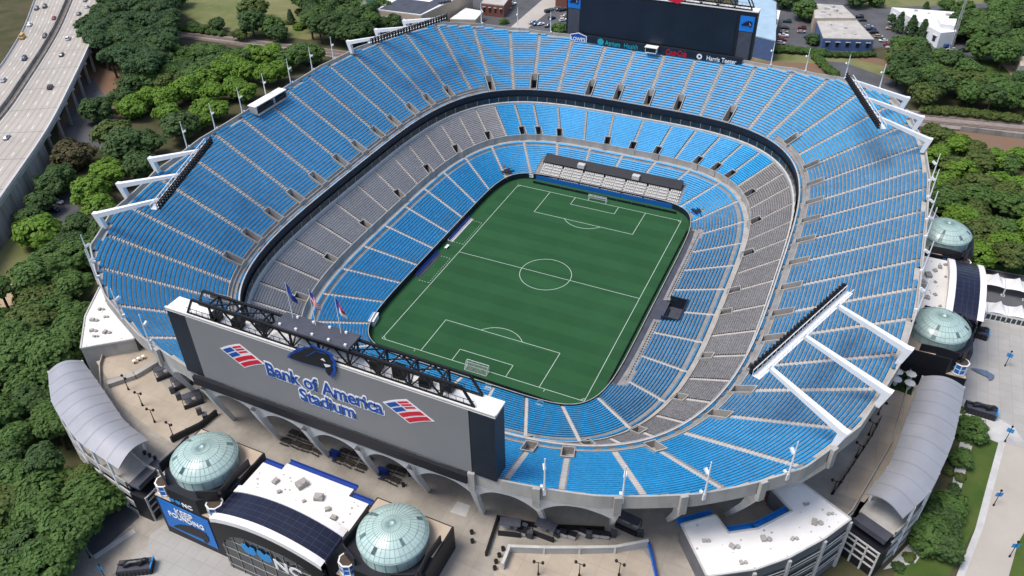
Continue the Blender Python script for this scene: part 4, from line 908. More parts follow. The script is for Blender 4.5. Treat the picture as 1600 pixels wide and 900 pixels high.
# ------------------------------------------------------------------ ramps under barrel-vaulted grey canopies
def ramp(label, inner, outer, side):
    t = thing('ramp_building', label, 'ramp building', (*inner[len(inner)//2], G)); n = 14
    def resample(P, n):
        P = np.array(P, float); L = np.r_[0, np.cumsum(np.hypot(*np.diff(P, axis=0).T))]; s = np.linspace(0, L[-1], n)
        return np.stack([np.interp(s, L, P[:, 0]), np.interp(s, L, P[:, 1])], 1)
    I, O = resample(inner, 32), resample(outer, 32); k = np.ones(5)/5
    def sm(P): Q = P.copy(); Q[2:-2] = np.stack([np.convolve(P[:, j], k, 'valid') for j in (0, 1)], 1); return Q
    I, O = sm(I), sm(O); m = MB()
    V = lambda i, f, z: (*(I[i]+(O[i]-I[i])*f), z)
    rows = [[V(i, j/n, 25.2+1.7*math.sin(math.pi*j/n)) for i in range(32)] for j in range(n+1)]; m.grid(rows); m.grid([[ (x, y, z-.25) for x, y, z in r] for r in rows[::-1]])
    for i in (0, 31): m.grid([[rows[j][i] for j in range(n+1)], [(rows[j][i][0], rows[j][i][1], rows[j][i][2]-.25) for j in range(n+1)]])
    c = obj('canopy', m, 'grey_roof', t, smooth=True)
    m = MB()
    for i in range(1, 31, 3):
        for j in range(n): m.bar((*rows[j][i][:2], rows[j][i][2]+.03), (*rows[j+1][i][:2], rows[j+1][i][2]+.03), .12 if i % 2 else .5, .04)
    obj('canopy_seam', m, 'canopy_band', c)
    for z in (11.6, 15.4, 19.05):
        m = MB(); P = [tuple(I[i]) for i in range(32)]+[tuple(O[i]) for i in range(31, -1, -1)]
        m.grid([[(*I[i], z) for i in range(32)], [(*O[i], z) for i in range(32)]], flip=True); m.grid([[(*O[i], z) for i in range(32)], [(*O[i], z-.5) for i in range(32)]]); m.grid([[(*I[i], z-.5) for i in range(32)], [(*I[i], z) for i in range(32)]]); m.grid([[(*I[i], z-.5) for i in range(32)], [(*O[i], z-.5) for i in range(32)]])
        obj('deck', m, 'conc', t)
    m = MB()
    for i in range(0, 32, 4):
        for Q, f in ((I, .02), (O, .98)): p = I[i]+(O[i]-I[i])*f; m.box((*p, 16.6), (.5, .5, 17.2))
    obj('post', m, 'white', t)
    for z0, z1, mm in ((19.0, 20.4, 'conc'), (15.3, 16.6, 'conc_light'), (11.5, 12.9, 'conc_light'), (8, 9.2, 'conc')):
        m = MB(); m.grid([[(*O[i], z0) for i in range(32)], [(*O[i], z1) for i in range(32)]]); m.grid([[(*(O[i]+(I[i]-O[i])*.03), z1) for i in range(32)], [(*(O[i]+(I[i]-O[i])*.03), z0) for i in range(32)]]); m.grid([[(*O[i], z1) for i in range(32)], [(*(O[i]+(I[i]-O[i])*.03), z1) for i in range(32)]]); obj('parapet', m, mm, t)
    m = MB()
    m.grid([[(*(O[i]+(I[i]-O[i])*.06), 8.0) for i in range(32)], [(*(O[i]+(I[i]-O[i])*.06), 19) for i in range(32)]]); obj('inner_wall', m, 'glass', t)
    # the open end towards the viewer: dark bays, pale rails
    e = side; a, b = np.array(I[e]), np.array(O[e]); d = (b-a)/np.linalg.norm(b-a); nn = np.array([d[1], -d[0]]); 
    if (CAM[:2]-a) @ nn < 0: nn = -nn
    ang = math.atan2(d[1], d[0]); c_ = (a+b)/2+nn*2.2; L = np.linalg.norm(b-a)
    m = MB(); m.box((*c_, 12.2), (L*1.0, 4.4, 8.4), ang); obj('stair_block', m, 'black', t)
    m = MB()
    for z in (11.0, 13.0, 15.0, 16.4): m.box((*(c_+nn*2.3), z), (L*.95, .3, .35), ang)
    for f in (-.46, -.15, .15, .46): m.box((*(c_+d*L*f+nn*2.35), 12.4), (.4, .3, 8.6), ang)
    obj('rail', m, 'conc_light', t)
    m = MB(); m.box((*(c_-nn*.4), 19.0), (L*.9, 3.4, .5), ang); m.box((*(c_+nn*1.4), 19.6), (L*.9, .3, 1.5), ang); obj('landing', m, 'charcoal', t)
    return t
ramp('ramp building under a grey barrel-vaulted canopy beside the trees on the left', [(-84.2, -116.6), (-71.5, -122.0), (-57.0, -128.5), (-47.2, -130.6)], [(-89.0, -123.5), (-79.0, -131.2), (-62.6, -137.8), (-47.2, -140.0)], 31)
ramp('ramp building under a grey barrel-vaulted canopy beside the green lawn on the right', [(117.4, -33.5), (114.2, -54.2), (112.3, -67.0), (108.2, -78.0)], [(127.3, -33.5), (125.2, -53.8), (121.1, -71.6), (115.9, -81.7)], 31)

# ------------------------------------------------------------------ flat-roofed wings on the plaza
def wing(name, label, poly, z0, zt, wallm, extra):
    t = thing(name, label, 'building', (*poly[0], z0)); m = MB(); m.prism(poly, z0, zt-.35); obj('wall', m, wallm, t)
    m = MB(); m.prism(poly, zt-.33, zt); cx_, cy_ = np.mean(poly, 0)
    obj('roof', m, 'roof_white', t); m = MB()
    for a, b in zip(poly, poly[1:]+poly[:1]): m.bar((*a, zt+.12), (*b, zt+.12), .35, .3)
    obj('parapet', m, 'conc_light', t)
    m = MB(); rr = random.Random(len(name)); xs_, ys_ = [p[0] for p in poly], [p[1] for p in poly]; k = 0
    while k < 22:
        x, y = rr.uniform(min(xs_), max(xs_)), rr.uniform(min(ys_), max(ys_))
        if not inside((x, y), poly): continue
        r_ = rr.uniform(.08, .28); m.revolve([(.001, zt+.012+k*.0006), (r_, zt+.012+k*.0006)], (x, y, 0), 9); k += 1
    obj('roof_stain', m, 'roof_dirt', t)
    for x, y, s in extra:
        m = MB(); m.box((x, y, zt+s*.3), (s, s*.7, s*.6), x); m.cone((x+s*.9, y+.4, zt), (x+s*.9, y+.4, zt+.5), s*.4, s*.4, 12); obj('roof_unit', m, 'conc', t)
    return t
wr = wing('concession_wing', 'white roofed wing in the near right corner, stepped round a blue railed terrace', [(73.5, -101.9), (79.6, -96.5), (83.1, -99.9), (88.5, -96.3), (94.3, -88.8), (89.0, -84.6), (93.2, -79.2), (106.0, -85.8), (101.7, -92.9), (95.8, -100.6), (89.9, -106.4), (81.4, -111.9)], 8, 24.5, 'conc_dark',
          [(79, -104, .9), (84.5, -103, 1.2), (90, -98.5, 1.3), (95.5, -96, .9), (99, -90, 1.4), (101.5, -86.5, .8), (87, -106, .9), (96.5, -86, .7)])
m = MB(); poly = [(106.0, -85.8), (101.7, -92.9), (95.8, -100.6), (89.9, -106.4), (81.4, -111.9)]
for (x0, y0), (x1, y1) in zip(poly[:-1], poly[1:]):
    d = np.array([x1-x0, y1-y0]); L = np.linalg.norm(d); d /= L; nn = np.array([-d[1], d[0]])*-1 if False else np.array([d[1], -d[0]]); nn = nn if nn @ np.array([1, -1]) > 0 else -nn
    c = np.array([(x0+x1)/2, (y0+y1)/2])+nn*.12; a = math.atan2(d[1], d[0])
    for z in (20.2, 16.4, 12.6):
        mm = MB(); mm.box((*c, z), (L*.84, .25, 2.2), a); obj('window', mm, 'glass', wr)
        mm = MB(); mm.box((*(c+nn*.16), z-.6), (L*.86, .15, .16), a); mm.box((*(c+nn*.16), z+.5), (L*.86, .15, .16), a); obj('rail', mm, 'conc_light', wr)
    mm = MB(); mm.box((x0+nn[0]*.2, y0+nn[1]*.2, 15.5), (.7, .7, 16.5), a); obj('pilaster', mm, 'conc_light', wr)
for (x0, y0), (x1, y1) in (((79.6, -96.5), (73.5, -101.9)), ((94.3, -88.8), (88.5, -96.3)), ((88.5, -96.3), (83.1, -99.9))):
    mm = MB(); d = np.array([x1-x0, y1-y0]); L = np.linalg.norm(d); d /= L; nn = np.array([d[1], -d[0]]); nn = nn if nn @ np.array([-1, 1]) > 0 else -nn; c = np.array([(x0+x1)/2, (y0+y1)/2])+nn*1.0; a = math.atan2(d[1], d[0])
    mm.box((*c, 23.3), (L, 1.9, .15), a); mm.box((*(c+nn*.9), 24.0), (L, .14, .14), a); mm.box((*(c+nn*.9), 23.5), (L, .2, .35), a)
    for f in np.linspace(-.48, .48, 6): mm.box((*(c+d*L*f), 23.8), (.1, 1.9, .1), a)
    obj('blue_gantry', mm, 'bluepaint', wr)
mm = MB(); mm.box((88.0, -82.6, 21.6), (4, .3, 4.6), 2.1); obj('brick_panel', mm, 'redbrick', wr)
wing('storage_wing', 'triangular white roofed wing tucked against the near left corner of the rim', [(-90.6, -112.1), (-80.0, -103.2), (-84.5, -100.3), (-94.0, -94.6), (-104.5, -84.5), (-107.6, -89.6), (-100.5, -101.5)], 8, 23.5, 'conc',
     [(-91, -107, .9), (-93.5, -105.5, 1.2), (-97, -102, 1.3), (-95, -99.5, .8), (-99, -97.5, 1.0), (-100, -93.5, 1.2), (-89.5, -104.5, 1.3), (-102.5, -90.5, .8)])

# ------------------------------------------------------------------ raised plaza: floors, walls, furniture
def floor_patch(name, pix, m, dz):
    mb = MB(); mb.sheet([at2(x, y, PZ+dz) for x, y in pix], PZ+dz); return struct(name, mb, m)
floor_patch('plaza_floor', [(792, 864), (1006, 860), (1020, 880), (1040, 960), (760, 960), (775, 880)], 'conc_warm', .02)
floor_patch('plaza_floor', [(172, 598), (238, 577), (262, 610), (330, 655), (268, 692), (215, 655), (180, 625)], 'conc_warm', .02)
floor_patch('plaza_floor', [(150, 565), (228, 535), (255, 555), (240, 575), (168, 592)], 'conc_warm', .03)
floor_patch('plaza_floor', [(1310, 770), (1345, 690), (1375, 640), (1400, 610), (1440, 600), (1420, 680), (1385, 745), (1350, 785)], 'conc_warm', .02)
floor_patch('plaza_stain', [(715, 783), (735, 790), (728, 808), (703, 800)], 'conc_light', .03)
floor_patch('terrace_lawn', [(1396, 578), (1432, 586), (1424, 618), (1385, 604)], 'hedge', .04)
def thing_walls(name, label, cat, pix, z, h, th, m, cap=None, posts=None):
    t = thing(name, label, cat, (*at2(*pix[0], z), z)); P = [at2(x, y, z) for x, y in pix]
    mb = MB()
    for a, b in zip(P[:-1], P[1:]): mb.bar((*a, z+h/2), (*b, z+h/2), th, h)
    obj('panel', mb, m, t)
    if cap:
        mb = MB()
        for a, b in zip(P[:-1], P[1:]): mb.bar((*a, z+h+.06), (*b, z+h+.06), th+.16, .12)
        obj('cap', mb, cap, t)
    if posts:
        for a, b in zip(P[:-1], P[1:]):
            n = max(1, int(np.hypot(b[0]-a[0], b[1]-a[1])/posts))
            for i in range(n): mb = MB(); p = np.array(a)+(np.array(b)-a)*i/n; mb.box((*p, z+h/2+.1), (th+.14, th+.14, h+.2)); obj('post', mb, cap or m, t)
    return t
thing_walls('low_wall', 'low grey concrete wall behind the tan terrace at the bottom centre', 'wall', [(786, 888), (796, 862), (850, 864), (905, 864), (960, 863), (1012, 853)], PZ, 2.0, .5, 'conc', 'conc_light', 10)
thing_walls('blue_barrier', 'bright blue barrier running down beside the tan terrace at the bottom', 'barrier', [(1012, 851), (1017, 870), (1030, 930)], PZ, 1.6, .3, 'bluepaint', 'bluedeep')
thing_walls('low_wall', 'grey ramp wall on the left plaza between the white roofed wing and four lamps', 'wall', [(170, 604), (212, 590), (252, 566)], PZ, 1.4, 1.6, 'conc')
thing_walls('kiosk_screen', 'black screen with small white lights behind the food stalls at the bottom', 'screen', [(760, 868), (778, 812), (838, 824)], PZ, 1.25, .3, 'black', 'black_metal', 4)
thing_walls('kiosk_screen', 'black screen with small white lights between two columns at the bottom', 'screen', [(862, 826), (944, 830)], PZ, 1.25, .35, 'black', 'black_metal', 4)
thing_walls('plaza_fence', 'dark fence curving along the tan walk beside the right hand canopy', 'fence', [(1302, 772), (1340, 716), (1362, 682), (1376, 655)], PZ, 1.1, .12, 'black_metal', None, 2.5)
thing_walls('plaza_fence', 'black barrier fence beside the dome of the near gate, closing the left plaza', 'fence', [(271, 690), (316, 668), (340, 648)], PZ, 1.7, .5, 'black', 'black_metal', 3)
def lamp(px, py, label, z, h, heads, banner=False, grp='twin headed lamps on the raised plaza'):
    x, y = at2(px, py, z); t = thing('street_lamp' if banner else 'plaza_lamp', label, 'lamp', (x, y, z), grp); t.scale = (.8, .8, .9) if banner else (1, 1, 1); m = MB(); m.cone((0, 0, 0), (0, 0, .8), .3, .2, 10); m.cone((0, 0, .8), (0, 0, h), .12, .08, 8)
    m.bar((-.9, 0, h-.15), (.9, 0, h-.15), .1) if heads == 2 else None; obj('pole', m, 'black_metal', t, local=True)
    for sx in ((-.9, .9) if heads == 2 else (0,)):
        m = MB(); m.revolve([(.02, .38), (.26, .3), (.36, 0), (.26, -.28), (.02, -.34)], (sx, 0, h), 10); obj('lamp_head', m, 'black_metal' if not banner else 'black', t, local=True)
    if banner: m = MB(); m.box((.55, 0, h-1.6), (.9, .06, 1.5)); m.box((-.55, 0, h-1.6), (.9, .06, 1.5)); obj('banner', m, 'bluebanner', t, local=True)
    t.rotation_euler = (0, 0, random.uniform(-.5, .6)); return t
for k, p in enumerate(((201, 609), (223, 634), (242, 660), (271, 682))): lamp(*p, f'black twin lamp on the left plaza beside the grey canopy, {ORD[k]} from the white wing', PZ, 4.6, 2)
for k, p in enumerate(((1300, 772), (1337, 715), (1357, 680), (1372, 648))): lamp(*p, f'black twin lamp along the right canopy walk, {ORD[k]} from the near end', PZ, 4.6, 2)
for k, p in enumerate(((841, 898), (905, 900), (967, 899))): lamp(*p, f'black lamp on the tan terrace at the bottom, {("left", "middle", "right")[k]} of three', PZ, 4.4, 2)
for k, (p, d) in enumerate((((141, 872), 'by the paved street at the bottom left, farther one'), ((166, 905), 'by the paved street at the bottom left, nearer one'), ((1570, 690), 'at the head of the right hand road'), ((1552, 790), 'beside the right hand lawn'), ((1577, 870), 'on the far kerb of the right hand road'),
                            ((1570, 572), 'on the right forecourt near the inlaid emblem'))):
    lamp(*p, 'blue bannered lamp post '+d, G+.1, 6.2, 1, True, 'bannered lamp posts around the stadium')
TB = None
tabs = [(175, 230), (220, 248), (262, 263), (140, 268), (190, 282), (235, 298), (285, 315), (413, 317), (463, 333), (517, 353), (387, 352), (437, 370), (492, 390), (633, 393), (683, 410), (602, 432), (650, 453)]
for k, (a, b) in enumerate(tabs):
    x, y = at2(400+a/3, 600+b/3, PZ+.6); bay = 'left' if k < 7 else 'middle' if k < 13 else 'right'; j = k if k < 7 else k-7 if k < 13 else k-13
    if TB is None:
        t = TB = thing('picnic_table', 'x', 'table', (x, y, PZ)); m = MB(); m.box((0, 0, .75), (2.5, .9, .08)); obj('top', m, 'wood', t, local=True)
        for s in (-1, 1): m = MB(); m.box((0, s*.95, .45), (2.5, .34, .07)); obj('bench', m, 'wood', t, local=True)
        for s in (-1, 1): m = MB(); m.bar((s*.9, -.9, 0), (s*.9, .25, .74), .09); m.bar((s*.9, .9, 0), (s*.9, -.25, .74), .09); obj('leg', m, 'wood', t, local=True)
    else: t = copy_tree(TB); t.location = (x, y, PZ)
    t.rotation_euler = (0, 0, -.02+random.uniform(-.12, .12)); tag(t, f'dark picnic table on the plaza under the {bay} arch, {ORD[j]} of its cluster', 'table', 'picnic tables under the arches')
def item(kind, px, py, label, grp=None, rz=0.0):
    x, y = at2(px, py, PZ+.4); cat = {'bin': 'bin', 'cart': 'food cart', 'stall': 'food stall', 'umbrella': 'umbrella', 'fridge': 'cabinet', 'high_table': 'table'}[kind]
    t = thing({'bin': 'litter_bin', 'cart': 'food_cart', 'stall': 'food_stall', 'umbrella': 'parasol', 'fridge': 'cabinet', 'high_table': 'high_table'}[kind], label, cat, (x, y, PZ), grp); t.rotation_euler = (0, 0, rz)
    if kind == 'bin': m = MB(); m.cone((0, 0, 0), (0, 0, 1.0), .36, .42, 12); obj('body', m, 'black', t, local=True); m = MB(); m.cone((0, 0, 1.0), (0, 0, 1.15), .45, .3, 12); obj('lid', m, 'black_metal', t, local=True)
    elif kind == 'cart': m = MB(); m.box((0, 0, .75), (2.0, 1.1, 1.0)); obj('body', m, 'conc_light', t, local=True); m = MB(); m.box((0, .1, 1.32), (2.2, 1.3, .1)); obj('top', m, 'black', t, local=True); m = MB(); [m.cone((s, -.5, .25), (s, .5, .25), .25, .25, 10) for s in (-.7, .7)]; obj('wheel_pair', m, 'tyre', t, local=True)
    elif kind == 'stall':
        m = MB(); m.box((0, -1.2, .55), (5, .6, 1.1)); obj('counter', m, 'black', t, local=True); m = MB(); m.box((0, .4, 2.7), (4.6, 2.2, .16)); obj('roof', m, 'charcoal', t, local=True)
        m = MB(); [m.bar((a, b, 0), (a, b, 2.6), .12) for a in (-2.4, 2.4) for b in (-1.4, 1.4)]; obj('post', m, 'black_metal', t, local=True); m = MB(); m.box((-1, .9, .9), (1.8, .7, 1.8)); m.box((1.4, .9, .7), (1.2, .7, 1.4)); obj('equipment', m, 'conc_light', t, local=True)
    elif kind == 'umbrella': m = MB(); m.cone((0, 0, 0), (0, 0, 2.5), .05, .05, 6); obj('pole', m, 'white', t, local=True); m = MB(); m.cone((0, 0, 2.2), (0, 0, 2.75), 1.4, .05, 8); obj('canopy', m, 'tent', t, local=True); m = MB(); m.cone((0, 0, .7), (0, 0, .76), .6, .6, 12); m.cone((0, 0, 0), (0, 0, .1), .4, .3, 10); obj('table', m, 'roof_white', t, local=True)
    elif kind == 'fridge': m = MB(); m.box((0, 0, 1.0), (1.3, .8, 2.0)); obj('body', m, 'charcoal', t, local=True); m = MB(); m.box((0, -.42, 1.1), (1.1, .05, 1.5)); obj('door', m, 'glass', t, local=True)
    else: m = MB(); m.cone((0, 0, 1.02), (0, 0, 1.1), .5, .5, 14); obj('top', m, 'roof_white', t, local=True); m = MB(); m.cone((0, 0, 0), (0, 0, 1.02), .07, .07, 8); m.cone((0, 0, 0), (0, 0, .06), .35, .3, 12); obj('leg', m, 'black_metal', t, local=True)
    return t
item('stall', 982, 822, 'black roofed food stall at the right end of the bottom stalls', None, -.1); item('stall', 852, 832, 'black food stall around the column in the middle of the bottom stalls', None, 0)
item('stall', 797, 828, 'black food stall at the left end of the bottom stalls', None, .3); item('stall', 285, 600, 'black food stall on the left plaza, nearest the column', None, 1.0); item('stall', 302, 628, 'large black food stall on the left plaza, middle of three', None, .95); item('stall', 258, 585, 'black food stall on the left plaza beside the storage wing', None, 1.0)
for k, (x, y) in enumerate(((815, 833), (880, 835), (893, 838), (912, 834), (930, 836), (945, 838))): item('cart', x, y, f'small pale food cart among the bottom stalls, {ORD[k]} from the left', 'food carts', random.uniform(-.3, .3))
for k, (x, y) in enumerate(((820, 826), (828, 838), (870, 836), (920, 838), (958, 836), (1000, 836))): item('fridge', x, y, f'dark drinks cabinet among the bottom stalls, {ORD[k]} from the left', 'drinks cabinets', random.uniform(-.3, .3))
for k, (x, y) in enumerate(((270, 612), (280, 622), (312, 645), (322, 655))): item('fridge', x, y, f'dark drinks cabinet on the left plaza, {ORD[k]} from the rear', 'drinks cabinets on the left plaza', 1.0)
for k, (x, y) in enumerate(((786, 858), (780, 868), (775, 878), (773, 888))): item('bin', x, y, f'black litter bin in the row left of the low wall, {ORD[k]} from the top', 'bins by the low wall')
for k, (x, y) in enumerate(((205, 548), (214, 544), (222, 540))): item('bin', x, y, f'black litter bin against the storage wing wall, {ORD[k]} from the left', 'bins by the storage wing')
for k, (x, y) in enumerate(((640, 742), (630, 758), (738, 846), (737, 832))): item('bin', x, y, f'black bin standing alone on the open plaza, {ORD[k]} of four', 'bins on the open plaza')
for k, (x, y) in enumerate(((226, 708), (234, 712), (242, 716))): item('bin', x, y, f'black bin under the open end of the left canopy, {ORD[k]} of three', 'bins by the left canopy')
for k, (x, y) in enumerate(((217, 562), (224, 559), (210, 566))): item('high_table', x, y, f'round high table on the plaza before the storage wing, {ORD[k]} of three', 'high tables')
for k, (x, y) in enumerate(((1400, 588), (1398, 600), (1421, 592), (1419, 606))): item('umbrella', x, y, f'white parasol over a round table on the dark green terrace, {("upper left", "lower left", "upper right", "lower right")[k]}', 'parasols on the green terrace')
for k, (x, y) in enumerate(((516, 712), (591, 740))): 
    t = thing('column_guard', f'blue padded guard round the foot of the {"left" if k == 0 else "right"} arch column', 'guard', (*at2(x, y, PZ+.2), PZ)); m = MB(); m.box((.6, .8, .5), (2.4, 1.6, 1.0)); m.box((1.6, .3, .35), (1.0, 2.2, .7)); obj('pad', m, 'bluedeep', t, local=True)

# ------------------------------------------------------------------ tents, statues and forecourt on the right
def tent_row(f0, f1, b0, bays, label, walls):
    z = 11.0; A, B, D = np.array(at2(*f0, z)), np.array(at2(*f1, z)), np.array(at2(*b0, z))-np.array(at2(*f0, z)); e = (B-A)/bays
    for k in range(bays):
        c = A+e*(k+.5)+D*.5; t = thing('tent', f'{label}, {ORD[k]} from the stadium', 'tent', (*c, G), 'white peaked tents'); n = 8; rows = []
        for j in range(6):
            f = 1-j/5; zz = 3.0+3.2*(1-f)**1.7*1.0; ring_ = []
            for sx, sy in ((-1, -1), (-.33, -1), (.33, -1), (1, -1), (1, -.33), (1, .33), (1, 1), (.33, 1), (-.33, 1), (-1, 1), (-1, .33), (-1, -.33)):
                p = e*.5*sx*f*.985+D*.5*sy*f; sag = .35*f*(1-(min(abs(sx), abs(sy)))**2) if max(abs(sx), abs(sy)) == 1 else 0; ring_.append((p[0], p[1], zz+(sag if j == 0 else 0)))
            rows.append(ring_)
        m = MB(); m.grid(rows, True); obj('roof', m, 'tent', t, local=True)
        for sx, sy in ((-1, -1), (1, -1), (1, 1), (-1, 1)):
            p = e*.48*sx+D*.48*sy; m = MB(); m.cone((p[0], p[1], 0), (p[0], p[1], 3.1), .12, .1, 8); m.box((p[0], p[1], .25), (.9, .9, .5)); obj('leg', m, 'white', t, local=True)
        if walls:
            m = MB(); p = -D*.5; a = math.atan2(e[1], e[0]); L = np.linalg.norm(e); m.box((p[0], p[1], 1.5), (L*.97, .08, 3.0), a); w_ = obj('side_wall', m, 'tent', t, local=True)
            for s in (-.37, -.125, .125, .37):
                m = MB(); q_ = p+e*s-D/np.linalg.norm(D)*.07; m.box((q_[0], q_[1], 1.5), (L*.19, .06, 1.7), a); obj('window', m, 'glass', w_, local=True)
tent_row((1505, 437), (1640, 466), (1505, 421), 4, 'open white peaked tent in the upper row', False); tent_row((1511, 481), (1640, 507), (1512, 466), 4, 'white peaked tent with arched windows in the lower row', True)
def cat_statue(px, py, rz, label):
    x, y = at2(px, py, G+.1); t = thing('cat_statue', label, 'statue', (x, y, G), 'dark cat statues'); t.rotation_euler = (0, 0, rz)
    m = MB(); m.box((0, 0, .9), (7.6, 3.4, 1.8)); pl = obj('plinth', m, 'black', t, local=True); m = MB(); m.box((0, 0, 1.9), (7.0, 2.8, .2)); obj('plinth_top', m, 'charcoal', pl, local=True); m = MB()
    for k in range(9): m.box((-3.4+k*.85, -1.76, .9), (.12, .14, 1.6))
    obj('plinth_rib', m, 'charcoal', pl, local=True)
    me = bpy.data.meshes.new('cat'); V = [(0, 0, 3.0), (-1.3, 0, 3.05), (-2.4, 0, 2.7), (-3.2, .2, 2.3), (-3.9, .4, 2.2), (1.0, 0, 3.0), (1.8, 0, 3.2), (2.5, 0, 3.5), (3.1, 0, 3.45), (3.6, 0, 3.2), (1.5, .45, 2.6), (2.2, .5, 2.2), (2.9, .5, 2.1), (1.4, -.45, 2.6), (1.0, -.5, 2.2), (1.6, -.5, 2.08), (-1.6, .5, 2.7), (-1.1, .6, 2.3), (-1.7, .6, 2.08), (-1.8, -.5, 2.6), (-2.3, -.5, 2.3), (-1.6, -.5, 2.08), (2.5, .25, 3.85), (2.5, -.25, 3.85)]
    Ed = [(0, 1), (1, 2), (2, 3), (3, 4), (0, 5), (5, 6), (6, 7), (7, 8), (8, 9), (6, 10), (10, 11), (11, 12), (6, 13), (13, 14), (14, 15), (1, 16), (16, 17), (17, 18), (1, 19), (19, 20), (20, 21), (7, 22), (7, 23)]
    RR = [.52, .58, .3, .15, .1, .55, .52, .42, .4, .25, .33, .24, .2, .33, .24, .2, .38, .26, .2, .38, .26, .2, .1, .1]
    me.from_pydata(V, Ed, []); o = link('cat', me, t); mo = o.modifiers.new('skin', 'SKIN'); me.skin_vertices or o.data.attributes
    for v, r in zip(me.skin_vertices[0].data, RR): v.radius = (r, r)
    me.skin_vertices[0].data[0].use_root = True
    su = o.modifiers.new('sub', 'SUBSURF'); su.levels = 1; su.render_levels = 1; o.data.materials.append(MT['bronze'])
    m = MB(); m.box((3.55, 0, 1.4), (.25, 3.0, 2.3), 0, ('Y', .25)); obj('banner', m, 'bluebanner', t, local=True)
cat_statue(214, 890, .55, 'dark cat statue with light blue banner on the paved street at the bottom left'); cat_statue(1520, 522, -.1, 'dark cat statue with light blue banner just below the lower tent row'); cat_statue(1530, 645, -.05, 'dark cat statue with light blue banner at the end of the right canopy')
m = MB(); pts = [(-6.6, -2.4), (-5.4, -.8), (-3.6, .9), (-1.4, 2.3), (.4, 3.0), (1.0, 4.0), (2.4, 3.4), (4.2, 3.5), (6.0, 2.8), (5.7, 1.9), (6.4, .8), (5.9, -.4), (6.0, -1.6), (4.6, -4.2), (3.8, -3.0), (4.0, -2.0), (1.0, -2.2), (-2.5, -2.5)]
ex, ey = at2(1536, 582, G+.5); m.sheet([(ex+a*.45+b*.12, ey-a*.22+b*.42) for a, b in pts], G+.5)
struct('inlaid_emblem', m, mat('inlay_blue_grey', (.09, .13, .20), .8, .2, .8))
thing_walls('clipped_hedge', 'long dark clipped hedge behind the upper row of white tents', 'hedge', [(1506, 411), (1560, 420), (1640, 436)], G, 2.4, 2.6, 'hedge')

# ------------------------------------------------------------------ elevated highway on the left
HZ = 20.0
def pxline(P, z, ext=60): 
    Q = [np.array(at2(*p, z)) for p in P]; a = Q[0]-Q[1]; b = Q[-1]-Q[-2]
    return [Q[0]+a/np.linalg.norm(a)*ext]+Q+[Q[-1]+b/np.linalg.norm(b)*160]
def resamp(Q, n=60):
    Q = np.array(Q); L = np.r_[0, np.cumsum(np.hypot(*np.diff(Q, axis=0).T))]; s = np.linspace(0, L[-1], n); P = np.stack([np.interp(s, L, Q[:, 0]), np.interp(s, L, Q[:, 1])], 1)
    for _ in range(6): P[1:-1] = (P[:-2]+2*P[1:-1]+P[2:])/4
    return P
HR = resamp(pxline([(-30, 360), (0, 316), (73, 211), (90, 180), (133, 91), (160, 30), (174, 0)], HZ)); HM = resamp(pxline([(-60, 240), (0, 182), (13, 162), (63, 87), (87, 47), (107, 0)], HZ)); HL = resamp(pxline([(-90, 200), (0, 108), (37, 47), (54, 0)], HZ))
def match(P, Q):   # for every point of P the nearest place on Q
    D = resamp(Q, 600); return np.array([D[((D-p)**2).sum(1).argmin()] for p in P])
hm = match(HR, HM); hl = match(HR, HL); d1 = (hm-HR); u1 = d1/np.linalg.norm(d1, axis=1)[:, None]
lanes = lambda A, B, f: A+(B-A)*f
m = MB(); m.grid([[(*p, HZ) for p in HR], [(*p, HZ) for p in hm-u1*2.4]]); m.grid([[(*p, HZ) for p in hm+u1*1.2], [(*p, HZ) for p in hl]]); struct('highway', m, 'road_conc')
m = MB(); m.grid([[(*p, HZ-1.4) for p in HR], [(*p, HZ-.05) for p in HR]]); m.grid([[(*p, HZ-1.4) for p in hl], [(*p, HZ-1.4) for p in HR]]); struct('highway_edge', m, 'conc')
m = MB(); m.grid([[(*p, HZ+.03) for p in hm-u1*2.4], [(*p, HZ+.03) for p in hm+u1*1.2]]); struct('median_strip', m, 'brown')
m = MB()
for A, B, fs_ in ((HR, hm, (.06, .28, .5, .72, .88)), (hm, hl, (.1, .32, .54, .76, .95))):
    for j, f in enumerate(fs_):
        P = lanes(A, B, f)
        if j in (0, len(fs_)-1):
            for a, b in zip(P[:-1], P[1:]): d = (b-a)/np.linalg.norm(b-a); n_ = np.array([-d[1], d[0]])*.1; m.add([(*(a-n_), HZ+.012), (*(b-n_), HZ+.012), (*(b+n_), HZ+.012), (*(a+n_), HZ+.012)], [(0, 1, 2, 3)])
        else:
            D = resamp(P, 400); L = np.r_[0, np.cumsum(np.hypot(*np.diff(D, axis=0).T))]
            for s in np.arange(2, L[-1]-6, 12):
                a = np.array([np.interp(s, L, D[:, i]) for i in (0, 1)]); b = np.array([np.interp(s+3.4, L, D[:, i]) for i in (0, 1)]); d = (b-a)/np.linalg.norm(b-a); n_ = np.array([-d[1], d[0]])*.13; m.add([(*(a-n_), HZ+.012), (*(b-n_), HZ+.012), (*(b+n_), HZ+.012), (*(a+n_), HZ+.012)], [(0, 1, 2, 3)])
struct('lane_markings', m, 'white')
m = MB()
for A, B, fs_ in ((HR, hm, (.12, .22, .34, .44, .56, .66, .76, .84)), (hm, hl, (.16, .26, .38, .48, .6, .7, .82, .9))):
    for f in fs_:
        P = lanes(A, B, f)
        m.grid([[(*(p-u1[i]*.38), HZ+.004) for i, p in enumerate(P)], [(*(p+u1[i]*.38), HZ+.004) for i, p in enumerate(P)]])
struct('tyre_wear', m, 'road_worn')
m = MB()
